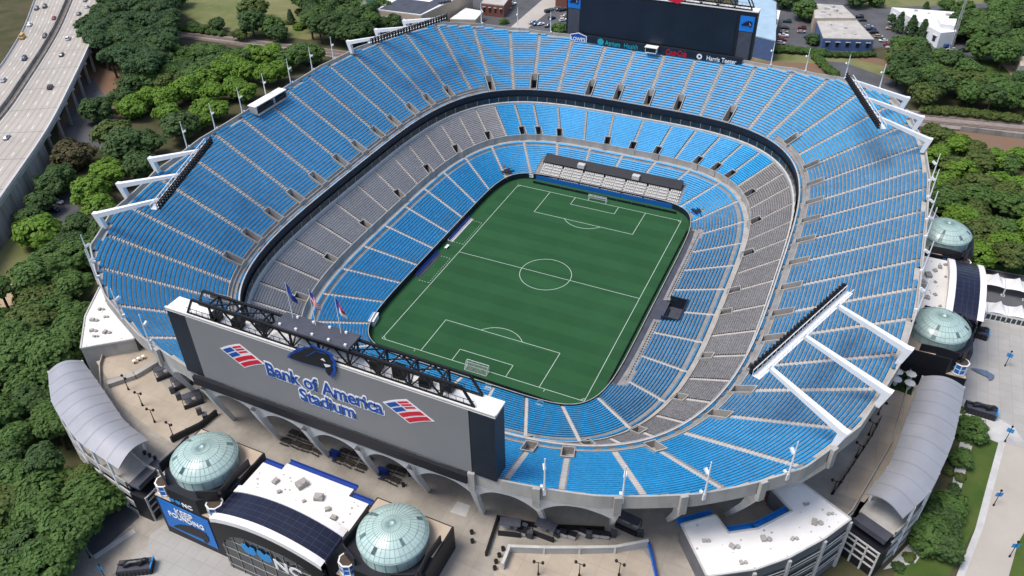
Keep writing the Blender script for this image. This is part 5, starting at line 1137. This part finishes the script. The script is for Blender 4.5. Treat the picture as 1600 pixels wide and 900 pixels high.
for i in range(2, 58, 3): m.add([(*(HR[i]+u1[i]*.5), HZ+.006), (*(HR[i]+(HR[i+1]-HR[i])*.03+u1[i]*.5), HZ+.006), (*(hm[i]-u1[i]*2.5+(hm[i+1]-hm[i])*.03), HZ+.006), (*(hm[i]-u1[i]*2.5), HZ+.006)], [(0, 1, 2, 3)])
struct('deck_joints', m, 'asphalt')
def barrier(name, P, off, label, h=1.0, th=.45, m_='conc_light'):
    t = MB(); Q = P+u1*off; t.grid([[(*(q_-u1[i]*th/2), HZ) for i, q_ in enumerate(Q)], [(*(q_-u1[i]*th/4), HZ+h) for i, q_ in enumerate(Q)], [(*(q_+u1[i]*th/4), HZ+h) for i, q_ in enumerate(Q)], [(*(q_+u1[i]*th/2), HZ) for i, q_ in enumerate(Q)]]); tag(obj(name, t, m_), label, 'barrier')
barrier('highway_parapet', HR, .3, 'concrete parapet along the stadium side edge of the highway'); barrier('highway_parapet', hl, -.3, 'concrete parapet along the outer left edge of the highway')
barrier('median_barrier', hm, 0.9, 'brown stained barrier down the middle of the highway, left face', 1.5, .6, 'wallconc'); barrier('median_barrier', hm, -2.0, 'brown stained barrier down the middle of the highway, right face', .9, .6, 'wallconc')
iw = int(np.argmin(((HR-np.array(at2(73, 213, HZ)))**2).sum(1)))
m = MB(); m.grid([[(*(p-u1[i]*.0), G-.3) for i, p in enumerate(HR[:iw+1])], [(*(p+u1[i]*.15), HZ-1.2) for i, p in enumerate(HR[:iw+1])]]); m.grid([[(*HR[iw], G-.3), (*HR[iw], HZ-1.2)], [(*hm[iw], G-.3), (*hm[iw], HZ-1.2)]])
tag(obj('retaining_wall', m, 'wallconc'), 'tall streaked concrete retaining wall under the near end of the highway', 'wall')
for k, i in enumerate(range(iw+1, min(iw+14, 58), 2)):
    for f in (.04, .5):
        t = thing('highway_pier', 'round concrete pier in the shade beneath the highway deck', 'pier', (*(HR[i]+(hm[i]-HR[i])*f), G), 'piers beneath the highway'); m = MB(); m.cone((0, 0, -.5), (0, 0, 10.4), .7, .7, 12); obj('shaft', m, 'wallconc', t, local=True); m = MB(); m.box((0, 0, 10.2), (2.2, 2.2, .9)); obj('cap', m, 'conc', t, local=True)

# ------------------------------------------------------------------ cars
def car_mesh(kind):
    m = MB(); L, W_, H = dict(car=(4.6, 1.82, 1.42), suv=(4.8, 1.95, 1.75), van=(5.4, 2.05, 2.3), pickup=(5.5, 2.0, 1.8))[kind]; x, y = L/2, W_/2
    def loop(x0, x1, yy, z, r=.25): return [(x0, -yy+r, z), (x0+r, -yy, z), (x1-r, -yy, z), (x1, -yy+r, z), (x1, yy-r, z), (x1-r, yy, z), (x0+r, yy, z), (x0, yy-r, z)]
    sh = .62*H; m.slot(0); m.grid([loop(-x+.08, x-.08, y-.05, .28), loop(-x, x, y, .5), loop(-x+.02, x-.05, y-.02, sh-.08), loop(-x+.1, x-.2, y-.1, sh)], True); m.add(loop(-x+.1, x-.2, y-.1, sh), [tuple(range(8))])
    if kind == 'car': a0, a1, b0, b1 = -x+.35, x-1.15, -x+1.0, x-1.95
    elif kind == 'suv': a0, a1, b0, b1 = -x+.12, x-1.15, -x+.4, x-1.8
    elif kind == 'van': a0, a1, b0, b1 = -x+.1, x-.5, -x+.2, x-1.2
    else: a0, a1, b0, b1 = -x+1.9, x-1.3, -x+2.1, x-2.0
    m.slot(1); m.grid([loop(a0, a1, y-.12, sh), loop(b0, b1, y-.28, H-.07)], True); m.slot(0); m.grid([loop(b0, b1, y-.28, H-.07), loop(b0+.12, b1-.12, y-.38, H)], True); m.add(loop(b0+.12, b1-.12, y-.38, H), [tuple(range(8))])
    for fx in (a0+.02,): pass
    m.slot(2)
    for sx in (-x*.62, x*.62):
        for sy in (-1, 1): m.cone((sx, sy*(y-.24), .33), (sx, sy*(y+.01), .33), .33, .33, 12)
    m.slot(3); [m.box((x-.06, s*(y-.4), sh-.18), (.12, .36, .14)) for s in (-1, 1)]; m.slot(4); [m.box((-x+.03, s*(y-.35), sh-.16), (.1, .3, .14)) for s in (-1, 1)]
    me = bpy.data.meshes.new('car_'+kind); me.from_pydata(m.v, [], m.f)
    for k in ('paint_car', 'glass', 'tyre', 'signwhite', 'signred'): me.materials.append(MT[k])
    me.polygons.foreach_set('material_index', m.m); me.update(); return me
CARM = {k: car_mesh(k) for k in ('car', 'suv', 'van', 'pickup')}
COLR = dict(white=(.7, .7, .69), black=(.012, .012, .014), silver=(.35, .36, .37), grey=(.12, .12, .125), navy=(.015, .025, .07), red=(.25, .015, .015), yellow=(.6, .32, .02), brown=(.10, .07, .06), blue=(.03, .09, .25), tan=(.35, .29, .2), orange=(.7, .3, .02))
def car(px, py, z, ang, col, kind, label, grp):
    x, y = at2(px, py, z+.6); o = link({'car': 'car', 'suv': 'car', 'van': 'van', 'pickup': 'pickup_truck'}[kind], CARM[kind]); o.location = (x, y, z); o.rotation_euler = (0, 0, ang); o.color = (*COLR[col], 1); tag(o, label, 'van' if kind == 'van' else 'truck' if kind == 'pickup' else 'car', grp)
def heading(x, y): i = int(np.clip(((HR-np.array([x, y]))**2).sum(1).argmin(), 1, 57)); d = HR[i+1]-HR[i-1]; return math.atan2(d[1], d[0])
hwy = [(57, 13, 'grey', 'suv', 'left side, among the farthest'), (70, 10, 'black', 'suv', 'left side, right of the grey one'), (46, 38, 'white', 'pickup', 'left side, beyond the yellow van'), (84, 28, 'red', 'car', 'left side beside the median'), (35, 58, 'yellow', 'van', 'left side at the outer edge'),
       (70, 56, 'brown', 'suv', 'left side below the red car'), (106, 60, 'white', 'suv', 'right side beside the dark pines'), (96, 85, 'black', 'car', 'right side below the white one'), (38, 91, 'navy', 'suv', 'left side, middle distance'), (78, 136, 'black', 'suv', 'right side, middle distance'), (5, 125, 'silver', 'car', 'left side at the picture edge'),
       (10, 214, 'silver', 'car', 'right side, nearest of all'), (123, 21, 'navy', 'car', 'right side by the pines, far end'), (135, 10, 'white', 'car', 'right side by the pines, farther end'), (133, 0, 'grey', 'car', 'right side, last before the top edge'), (121, 39, 'orange', 'van', 'right side, half hidden by pines')]
for px, py, c, k, where in hwy:
    x, y = at2(px, py, HZ+.6); h = heading(x, y); car(px, py, HZ+.01, h+(0 if 'right' in where.split(',')[0] else math.pi), c, k, f'{c} {dict(car="car", suv="suv", van="van", pickup="pickup truck")[k]} driving on the highway, {where}', 'traffic on the highway')
car(90, 315, G+.2, .1, 'white', 'suv', 'white suv parked under the trees below the highway wall', 'parked cars'); car(84, 327, G+.2, .12, 'navy', 'suv', 'dark blue suv parked beside the white one under the trees', 'parked cars')
def lot(ps, ang, where, grp):
    cols_ = ['white', 'navy', 'silver', 'black', 'white', 'grey', 'black', 'blue', 'silver', 'red', 'black', 'tan']; cnt = {}
    for k, (px, py) in enumerate(ps):
        c = cols_[(k*5+len(where)) % len(cols_)]; kd = ('suv', 'car', 'car', 'pickup', 'suv')[k % 5]; cnt[c] = cnt.get(c, 0)+1
        car(px, py, G+.3, ang+random.uniform(-.06, .06)+(math.pi if k % 3 == 0 else 0), c, kd, f'{c} {dict(car="car", suv="suv", pickup="pickup")[kd]} parked {where}, {ORD[k] if k < 20 else k} along the row', grp)
lot([(1230, 33), (1227, 43), (1225, 49), (1224, 55), (1222, 61), (1220, 67)], .15, 'beside the pale blue roof', 'cars beside the pale blue roof')
lot([(1253, 43), (1252, 49), (1262, 57)], .4, 'left of the blue painted building', 'cars by the blue building')
lot([(1343, 26), (1348, 31), (1358, 41), (1361, 45), (1366, 50), (1373, 57), (1380, 63), (1387, 69), (1392, 74), (1397, 79)], .35, 'right of the blue painted building', 'cars right of the blue building')
lot([(1391, 44), (1427, 53), (1437, 57), (1416, 64), (1421, 70)], .2, 'in the middle of the right hand lot', 'cars in the right hand lot')
lot([(1451, 60), (1458, 62), (1463, 64), (1470, 66), (1476, 69), (1481, 72), (1488, 77), (1496, 79), (1504, 79), (1513, 78), (1495, 92), (1503, 92), (1515, 92), (1525, 91)], .5, 'beside the long white building', 'cars by the long white building')
lot([(832, 35), (838, 37), (845, 37), (857, 40), (862, 28), (856, 17), (860, 14), (873, 14), (879, 15), (882, 25), (880, 31), (875, 5)], .9, 'in the far lot left of the dark screen', 'cars left of the dark screen')
lot([(780, 8), (788, 10), (794, 13), (800, 6)], .9, 'by the red brick building', 'cars by the red brick building')

# ------------------------------------------------------------------ buildings beyond the far rim
def block(name, label, pix, zt, wallm, roofm, wins=0, z0=G, units=(), winface=None):
    P = [at2(x, y, zt) for x, y in pix]; t = thing(name, label, 'building', (*P[0], z0)); m = MB(); m.prism(P, z0, zt-.3); obj('wall', m, wallm, t); m = MB(); m.prism(P, zt-.28, zt+.25); obj('roof', m, roofm, t)
    if wins:
        a, b = np.array(P[winface[0]]), np.array(P[winface[1]]); d = (b-a); L = np.linalg.norm(d); d /= L; c = np.mean(P, 0); nn = np.array([d[1], -d[0]]); nn = nn if nn @ (a-c) > 0 else -nn
        for k in range(wins):
            p = a+d*L*(k+.5)/wins+nn*.06; m = MB(); m.box((*p, z0+(zt-z0)*.5), (L/wins*.32, .12, (zt-z0)*.36), math.atan2(d[1], d[0])); w_ = obj('window', m, 'glass', t); m = MB(); m.box((*(p+nn*.3), z0+(zt-z0)*.74), (L/wins*.5, .7, .15), math.atan2(d[1], d[0])); obj('awning', m, 'conc_light', w_)
    for px, py, s in units:
        x, y = at2(px, py, zt); m = MB(); m.box((x, y, zt+.25+s*.3), (s, s*.8, s*.6), px); m.box((x+s*.8, y+s*.3, zt+.25+s*.15), (s*.5, s*.4, s*.3)); obj('roof_unit', m, 'conc_light', t)
    return t
block('warehouse', 'long blue painted brick building with pale gravel roof and awnings', [(1286.5, 60), (1366, 62), (1337.5, 31), (1276, 33)], 14.5, 'bluewall', 'tanroof', 5, winface=(0, 1), units=((1320, 45, 1.5), (1297, 40, 1.3), (1335, 55, 1.2), (1318, 54, 1)))
block('warehouse', 'tan roofed rear block of the blue painted building', [(1273, 29), (1337, 28.5), (1316.5, 9), (1271, 6)], 16.0, 'tan', 'tanroof', units=((1290, 15, 2.2), (1300, 12, 1.8), (1285, 20, 1.6), (1305, 18, 2), (1294, 24, 1.5), (1312, 22, 1.4)))
e_ = block('sports_hall', 'large hall with pale blue metal roof behind the dark screen', [(1150, -25), (1213, 4), (1212, 64), (1178, 56), (1150, 45)], 19, 'bluewall', 'blueroof')
for q_ in ([(1207, 16), (1219, 18), (1216, 32), (1205, 31)], [(1201, 38), (1214, 40), (1210, 62), (1198, 57)]): m = MB(); m.prism([at2(x, y, 17) for x, y in q_], 15.0, 17.6); obj('annex', m, 'roof_white', e_)
block('office', 'long low white building with conifers against its wall on the far right', [(1393, 12), (1503, 20), (1494, 50), (1470, 52)], 16, 'white', 'roof_white', 6, winface=(0, 3), units=((1430, 18, 1.4), (1450, 22, 1.1), (1480, 25, 2)))
block('office', 'raised white block on the end of the long white building', [(1465, 29), (1495, 30), (1492, 41), (1470, 38)], 18.5, 'white', 'roof_white')
t = block('loading_shelter', 'dark canopy attached to the long white building', [(1472, 45), (1492, 50), (1489, 58), (1468, 51)], 13, 'black', 'black')
block('sand_building', 'pale building by the sandy lot at the right edge', [(1592, 86), (1650, 80), (1650, 100), (1594, 104)], 14, 'conc_light', 'tan')
t = block('school', 'tan walled building with white roof and dark roof panels beyond the far left rim', [(588, 15), (658, 24), (738, -14), (650, -40)], 20, 'tan', 'roof_white', 6, winface=(0, 1))
for q_ in ([(592, 14), (640, 20), (672, 3), (625, -3)], [(640, 20), (657, 22), (700, 0), (684, -4)]): m = MB(); m.sheet([at2(x, y, 20.4) for x, y in q_], 20.4); obj('roof_panel', m, 'charcoal', t)
m = MB(); a, b, c, d = [Vector(at(x, y, 19)) for x, y in ((560, 14), (583, 18), (595, -12), (572, -18))]; r0, r1 = (a+b)/2+Vector((0, 0, 6)), (c+d)/2+Vector((0, 0, 6)); m.add([a, b, c, d, r0, r1], [(0, 4, 5, 3), (1, 2, 5, 4)]); obj('gable_roof', m, 'greenroof', t)
m = MB(); m.add([a, b, r0, (a.x, a.y, G), (b.x, b.y, G)], [(0, 1, 2), (3, 4, 1, 0)]); m.add([b, c, (b.x, b.y, G), (c.x, c.y, G)], [(0, 1, 3, 2)]); obj('gable_wall', m, 'tan', t)
for x in (688, 692, 697, 702): m = MB(); p = at(x, 6+(x-688)*-.2, 20.4); m.box((p[0], p[1], 21), (1.6, 1.6, 1.2)); obj('roof_unit', m, 'charcoal', t)
block('storage_shed', 'low shed with white roof by the tan walled building', [(703, 30), (743, 31), (755, 18), (727, 13)], 13, 'tan', 'roof_white')
block('brick_house', 'red brick building with flat roof at the top of the car park', [(752, 5), (787, 9), (800, -8), (765, -14)], 15, 'redbrick', 'tanroof', 4, winface=(0, 1))
block('shop', 'orange brick building at the top edge left of the dark screen', [(868, -6), (892, -4), (896, -22), (872, -24)], 14, 'redbrick', 'tan')
t = thing('lattice_mast', 'tall pale lattice mast standing at the edge of the far right car park', 'mast', (*at2(1483, 80, G), G)); m = MB()
for k in range(3): an = k*2.094; m.bar((1.1*math.cos(an), 1.1*math.sin(an), 0), (.5*math.cos(an), .5*math.sin(an), 30), .16)
for i in range(15):
    r0, r1 = 1.1-.04*i, 1.1-.04*(i+1)
    for k in range(3): a0, a1 = k*2.094, (k+1)*2.094; m.bar((r0*math.cos(a0), r0*math.sin(a0), i*2), (r1*math.cos(a1), r1*math.sin(a1), i*2+2), .1); m.bar((r0*math.cos(a0), r0*math.sin(a0), i*2), (r0*math.cos(a1), r0*math.sin(a1), i*2), .09)
obj('lattice', m, 'conc_light', t, local=True); m = MB(); m.box((0, 0, .3), (3, 3, .6)); obj('footing', m, 'conc', t, local=True)
# railway tracks
def track(pix, z, label, n=2):
    for j in range(n):
        m = MB(); P = resamp([np.array(at2(x, y+j*dy, z)) for x, y, dy in pix], 40); d = np.gradient(P, axis=0); d /= np.linalg.norm(d, axis=1)[:, None]; nn = np.stack([-d[:, 1], d[:, 0]], 1)
        m.grid([[(*p, z+.02) for p in P-nn*1.5], [(*p, z+.02) for p in P+nn*1.5]]); struct('track_bed', m, 'rail'); m = MB()
        for s in (-.72, .72): m.grid([[(*p, z+.02) for p in P+nn*(s-.06)], [(*p, z+.16) for p in P+nn*(s-.06)], [(*p, z+.16) for p in P+nn*(s+.06)], [(*p, z+.02) for p in P+nn*(s+.06)]])
        struct('rails', m, 'conc_warm')
patch('dry_verge', [(1425, 203), (1500, 205), (1640, 222), (1640, 248), (1430, 232)], 'dirt')
track([(225, 44, 7), (400, 66, 6), (550, 83, 5)], G+.32, 'x'); track([(1420, 177, 10), (1520, 186, 10), (1640, 197, 10)], G+.32, 'x')
thing_walls('viaduct_wall', 'pale stained wall below the railway on the right', 'wall', [(1500, 204), (1640, 222)], G, 2.2, .6, 'wallconc')
# ------------------------------------------------------------------ trees
def crown_mesh(seed, flat=.8, nc=135, per=46, conical=False):
    r = np.random.default_rng(seed); V = []
    c = r.normal(size=(nc, 3)); c /= np.linalg.norm(c, axis=1)[:, None]; rad = r.uniform(.5, 1.0, nc)**.5*.88; c *= rad[:, None]; c[:, 2] = c[:, 2]*flat
    if conical: c[:, 2] = r.uniform(-.9, 1.3, nc); k = np.clip((1.45-c[:, 2])/2.3, .08, 1)*.75; an = r.uniform(0, 6.28, nc); c[:, 0] = k*np.cos(an); c[:, 1] = k*np.sin(an)
    lob = 1+.16*np.sin(3*np.arctan2(c[:, 1], c[:, 0])+seed)+.1*np.sin(5*np.arctan2(c[:, 1], c[:, 0])+2*seed); c[:, :2] *= lob[:, None]
    for i in range(nc):
        rc = r.uniform(.12, .23); p = r.normal(size=(per, 3)); p /= np.linalg.norm(p, axis=1)[:, None]; p[:, 2] = np.where(p[:, 2] < -.3, -p[:, 2], p[:, 2]); q_ = c[i]+p*(rc*r.uniform(.45, 1.4, per))[:, None]*[1, 1, .75]
        nrm = p*.7+c[i]*.5+r.normal(size=(per, 3))*.32+[0, 0, .45]; nrm /= np.linalg.norm(nrm, axis=1)[:, None]; a = np.cross(nrm, r.normal(size=(per, 3))); a /= np.linalg.norm(a, axis=1)[:, None]; b = np.cross(nrm, a); s = r.uniform(.045, .082, per)[:, None]
        V.append(np.stack([q_-a*s-b*s*.7, q_+a*s-b*s*.7, q_+a*s+b*s*.7, q_-a*s+b*s*.7], 1))
    V = np.concatenate(V).reshape(-1, 3); return V, np.arange(len(V)).reshape(-1, 4)
SH = [crown_mesh(3), crown_mesh(11, .75), crown_mesh(23, .95), crown_mesh(31, .8)]; SHP = [crown_mesh(41, conical=True), crown_mesh(43, conical=True)]
CR = {}
LEAF['pinebroad'] = LEAF['pine']
for k in LEAF:
    for j, (v, f) in enumerate(SHP if k == 'pine' else SH): CR[k, j] = mesh_np('crown_'+k, v, f, [LEAF[k]])
tm = MB(); tm.cone((0, 0, -.3), (.05, .02, 1.0), .075, .05, 8); tm.cone((.05, .02, 1.0), (.1, .1, 1.5), .05, .02, 6)
for k in range(6): an = k*1.05; tm.cone((.04, .02, .75+.07*k), (.45*math.cos(an), .45*math.sin(an), 1.15+.07*k), .032, .012, 5)
TRK = bpy.data.meshes.new('trunk'); TRK.from_pydata(tm.v, [], tm.f); TRK.materials.append(MT['bark'])
NTREE = [0]
KN = dict(dark='dark green', mid='mid green', bright='bright green', olive='yellowish green', rust='rusty brown', pine='deep green pointed', pinebroad='deep green tall')
def tree(px, py, kind, r, h, label=None, grp=None, z=G, name='tree'):
    x, y = at2(px, py, z+h-r*.75); t = thing(name, label, 'tree', (x, y, z), grp); NTREE[0] += 1; a = random.uniform(0, 6.28); t.rotation_euler = (0, 0, a)
    cz = h-r*.85 if kind != 'pine' else h*.5
    o = link('trunk', TRK, t); s = max(1.2, cz/1.2); o.scale = (s*.9, s*.9, s)
    c = link('crown', CR[kind, random.randrange(2 if kind == 'pine' else 4)], t); c.location = (0, 0, cz); c.scale = (r*random.uniform(.95, 1.08), r*random.uniform(.95, 1.08), (r*random.uniform(.85, 1.0)) if kind != 'pine' else h*.42)
    return t
def in_frame(x, y, z, m=70):
    d = np.array([x, y, z])-CAM; zc = d @ _f; return -m < 800+FOC*(d @ _r)/zc < 1600+m and -m < 450-FOC*(d @ _u)/zc < 900+m*.6
def wood(pix, kinds, sp, rr, hh, label, grp, seed=1):
    r = random.Random(seed); Pw = [at2(x, y, G+hh[0]*.6) for x, y in pix]; xs = [p[0] for p in Pw]; ys = [p[1] for p in Pw]; pts = []; tries = 0
    while tries < 6000:
        tries += 1; p = (r.uniform(min(xs), max(xs)), r.uniform(min(ys), max(ys)))
        if inside(p, Pw) and all((p[0]-q_[0])**2+(p[1]-q_[1])**2 > sp*sp for q_ in pts): pts.append(p)
    for p in pts:
        if not in_frame(*p, G+hh[0]*.7): continue
        k = r.choice(kinds); rad = r.uniform(*rr); h = r.uniform(*hh); t = thing('tree' if k != 'pine' else 'pine_tree', f'{KN[k]} tree {label}', 'tree', (*p, G), grp+', '+KN[k]); t.rotation_euler = (0, 0, r.uniform(0, 6.28)); cz = h-rad*.85 if k != 'pine' else h*.5
        o = link('trunk', TRK, t); s = max(1.2, cz/1.2); o.scale = (s*.9, s*.9, s); c = link('crown', CR[k, r.randrange(2 if k == 'pine' else 4)], t); c.location = (0, 0, cz); c.scale = (rad*r.uniform(.95, 1.1), rad*r.uniform(.95, 1.1), rad*r.uniform(.8, 1.0) if k != 'pine' else h*.42)
wood([(-5, 470), (40, 440), (62, 415), (100, 395), (128, 400), (138, 440), (122, 500), (118, 545), (70, 575), (68, 620), (100, 690), (128, 745), (142, 775), (138, 800), (120, 840), (95, 880), (90, 960), (-80, 960), (-80, 480)], ['mid', 'mid', 'mid', 'olive', 'dark'], 6.9, (4.4, 7.6), (9, 15), 'in the wood along the lower left edge', 'wood at the lower left', 3)
wood([(140, 45), (175, 0), (215, -25), (262, -20), (272, 40), (258, 95), (235, 120), (205, 112), (165, 90), (135, 65)], ['pinebroad', 'pinebroad', 'dark', 'pinebroad'], 6.6, (5.2, 6.6), (15, 20), 'in the pine grove beside the highway', 'pine grove by the highway', 5)
wood([(262, 78), (300, 80), (385, 92), (380, 104), (330, 108), (290, 122), (250, 132), (232, 128)], ['mid', 'mid', 'dark', 'olive'], 7.2, (5.2, 6.6), (10, 13), 'between the pine grove and the railway', 'trees below the railway', 6)
wood([(1398, 80), (1440, 72), (1480, 96), (1530, 118), (1610, 130), (1640, 165), (1560, 160), (1490, 150), (1440, 148), (1405, 120)], ['dark', 'mid', 'dark', 'mid', 'olive'], 9.2, (5.6, 7.4), (11, 15), 'in the wood beyond the railway on the right', 'wood beyond the right railway', 7)
wood([(1515, 25), (1560, 0), (1640, -8), (1640, 78), (1570, 88), (1525, 80)], ['mid', 'dark', 'mid'], 11, (6.5, 8.5), (12, 16), 'at the far right beside the white building', 'trees at the far right', 8)
wood([(1460, 218), (1530, 232), (1640, 246), (1640, 258), (1540, 254), (1490, 262), (1466, 258)], ['olive', 'bright', 'olive', 'mid'], 8.6, (4.6, 6.0), (8, 10), 'between the railway and the street on the right', 'trees along the right street', 9)
wood([(1470, 285), (1560, 290), (1640, 305), (1640, 415), (1560, 405), (1522, 392), (1505, 345), (1470, 320)], ['olive', 'mid', 'bright', 'mid', 'olive'], 7.4, (5.2, 6.8), (9.5, 13), 'behind the white tents on the right', 'trees behind the white tents', 10)
wood([(470, -10), (560, -10), (600, 20), (575, 55), (520, 52), (480, 45)], ['dark', 'dark', 'mid'], 7.5, (5.2, 6.4), (13, 17), 'in the dark clump before the tan walled building', 'clump before the tan building', 12)
solo = [(205, 165, 'bright', 6, 11), (232, 148, 'bright', 5.5, 11), (258, 150, 'bright', 5.5, 11), (262, 175, 'bright', 5.2, 10), (290, 135, 'bright', 5.8, 12), (318, 122, 'bright', 5.8, 12), (345, 108, 'bright', 5.6, 12), (330, 140, 'bright', 5, 11), (362, 98, 'bright', 5.6, 12), (385, 108, 'bright', 5.6, 12), (398, 84, 'bright', 5.8, 12), (425, 82, 'bright', 5.6, 12), (365, 135, 'bright', 5.6, 11), (382, 140, 'bright', 5, 10), (318, 165, 'bright', 4.6, 10), (340, 168, 'bright', 4.8, 10), (310, 185, 'bright', 4.4, 9),
        (415, 112, 'bright', 5.4, 12), (432, 108, 'bright', 5, 11), (452, 88, 'mid', 5.4, 12), (470, 78, 'mid', 5.2, 11), (490, 82, 'mid', 4.8, 10), (140, 295, 'bright', 6.2, 12), (166, 265, 'bright', 5.4, 12), (152, 318, 'bright', 4.6, 10), (60, 358, 'bright', 7, 12),
        (195, 222, 'dark', 7.2, 14), (150, 168, 'dark', 6.2, 12), (112, 240, 'rust', 7.0, 12), (282, 192, 'dark', 7.0, 14), (178, 205, 'olive', 6.5, 13), (215, 255, 'dark', 6.2, 12), (230, 220, 'dark', 5.5, 12), (80, 285, 'dark', 5.5, 11), (62, 312, 'dark', 4.8, 10), (95, 270, 'dark', 4.8, 11), (46, 335, 'dark', 4.2, 8), (205, 128, 'dark', 5.2, 11), (190, 150, 'dark', 5, 10), (232, 122, 'mid', 5, 11), (172, 335, 'mid', 4.6, 10), (160, 355, 'dark', 4.6, 9), (135, 385, 'mid', 4.4, 9), (108, 378, 'dark', 4.8, 10), (120, 350, 'dark', 4.2, 9),
        (338, 36, 'dark', 4.2, 8), (392, 30, 'dark', 7, 15), (396, 8, 'olive', 7.2, 15), (425, 38, 'mid', 5.6, 11), (436, 50, 'dark', 4.4, 9), (262, 22, 'bright', 4.8, 9), (248, 30, 'bright', 4.2, 8), (375, 52, 'olive', 3.6, 7), (300, 40, 'mid', 3.2, 5), (320, 44, 'mid', 2.8, 5), (260, -2, 'dark', 6, 12), (275, -8, 'dark', 6, 12), (622, 32, 'dark', 5.2, 11), (600, 36, 'dark', 4.2, 9), (452, 34, 'olive', 2.2, 3), (474, 38, 'olive', 2.6, 4), (466, 42, 'bright', 2.6, 3.6), (453, 22, 'pine', 2.4, 7), (467, 18, 'rust', 2.2, 4), (480, 25, 'mid', 4, 8), (875, 44, 'mid', 4.4, 6.5), (787, 34, 'mid', 2.4, 3),
        (1260, 12, 'mid', 6.5, 12), (1230, -4, 'dark', 6, 11), (1272, 60, 'dark', 3.6, 6), (1395, 27, 'dark', 2.6, 6), (1408, 29, 'pine', 3.2, 10), (1427, 34, 'pine', 3.2, 10), (1444, 41, 'pine', 3.4, 10), (1490, 45, 'dark', 5.5, 11), (1500, 32, 'dark', 5.5, 12), (1508, 12, 'mid', 5.5, 11), (1480, 5, 'mid', 4, 8), (1340, -6, 'dark', 6, 11), (1370, -2, 'mid', 4.5, 8), (1448, 8, 'pine', 2, 4), (1495, 222, 'bright', 4.6, 10), (1472, 212, 'olive', 4.4, 10), (1456, 204, 'olive', 3.6, 9),
        (1490, 255, 'olive', 4, 8), (1575, 255, 'mid', 4.4, 8), (1518, 670, 'mid', 3.6, 5.5), (1503, 714, 'mid', 2.6, 4.5), (1482, 790, 'mid', 4.0, 6.5), (1468, 812, 'dark', 4.0, 7), (1452, 832, 'mid', 4.4, 7.5), (1470, 842, 'dark', 4.0, 7)]
names = {}
for px, py, k, r, h in solo:
    where = 'beside the left stand' if px < 345 and py > 120 else 'along the foot of the left stand' if px < 500 and py > 70 else 'near the far railway and field' if px < 660 else 'beyond the far rim' if px < 1300 and py < 100 else 'by the right hand lawn' if py > 600 else 'on the far right'
    sz = 'large' if r > 5.6 else 'small' if r < 4 else 'medium'; key = (sz, k, where); names[key] = names.get(key, 0)+1
    tree(px, py, k, r*1.16, h*1.05, f'{sz} {KN[k]} {"shrub" if h < 4.2 else "tree"} {where}, {ORD[min(19, names[key]-1)]} of its kind', 'trees '+where, name='shrub' if h < 4.2 else 'pine_tree' if k == 'pine' else 'tree')
# low shrubs and hedges
for k, (px, py) in enumerate(((1499, 745), (1492, 762), (1420, 870), (1404, 886), (1500, 640), (1486, 715), (1480, 735))):
    tree(px, py, 'dark' if k % 2 else 'olive', 1.5, 1.7, f'low round shrub in the gravel bed by the right lawn, {ORD[k]} of seven', 'shrubs in the gravel bed', name='shrub')
def hedge_row(pix, n, kind, r, h, label, grp):
    P = resamp([np.array(at2(x, y, G+h)) for x, y in pix], n)
    for k, p in enumerate(P):
        t = thing('shrub', f'{label}', 'shrub', (*p, G), grp); c = link('crown', CR[kind, k % 4], t); c.location = (0, 0, h*.5); c.scale = (r, r, h*.62); t.rotation_euler = (0, 0, k*1.7)
hedge_row([(1198, 70), (1240, 72), (1285, 76)], 9, 'mid', 3.2, 3.6, 'green shrub in the hedge before the far right lots', 'hedge before the far lots'); hedge_row([(1285, 80), (1325, 82), (1362, 80)], 8, 'dark', 2.4, 2.8, 'dark shrub in the hedge below the blue building', 'hedge below the blue building')
hedge_row([(1276, 82), (1288, 98), (1305, 110)], 7, 'mid', 2.8, 3.2, 'green shrub in the hedge running down to the far rim', 'hedge running to the far rim'); hedge_row([(265, 38), (300, 42), (345, 48)], 9, 'mid', 2.4, 3, 'green shrub in the strip above the railway', 'shrubs above the railway')
hedge_row([(1450, 164), (1520, 169), (1590, 178)], 10, 'olive', 3.2, 4, 'scrubby shrub along the right railway', 'shrubs along the right railway')

# ------------------------------------------------------------------ lettering becomes plain meshes
bpy.context.view_layer.update(); dg = bpy.context.evaluated_depsgraph_get()
for o in [o for o in bpy.data.objects if o.type == 'FONT']:
    me = bpy.data.meshes.new_from_object(o.evaluated_get(dg)); n = bpy.data.objects.new('lettering', me); C.objects.link(n); n.parent = o.parent; n.location = o.location; n.rotation_euler = o.rotation_euler; n.scale = o.scale
    bpy.data.objects.remove(o)
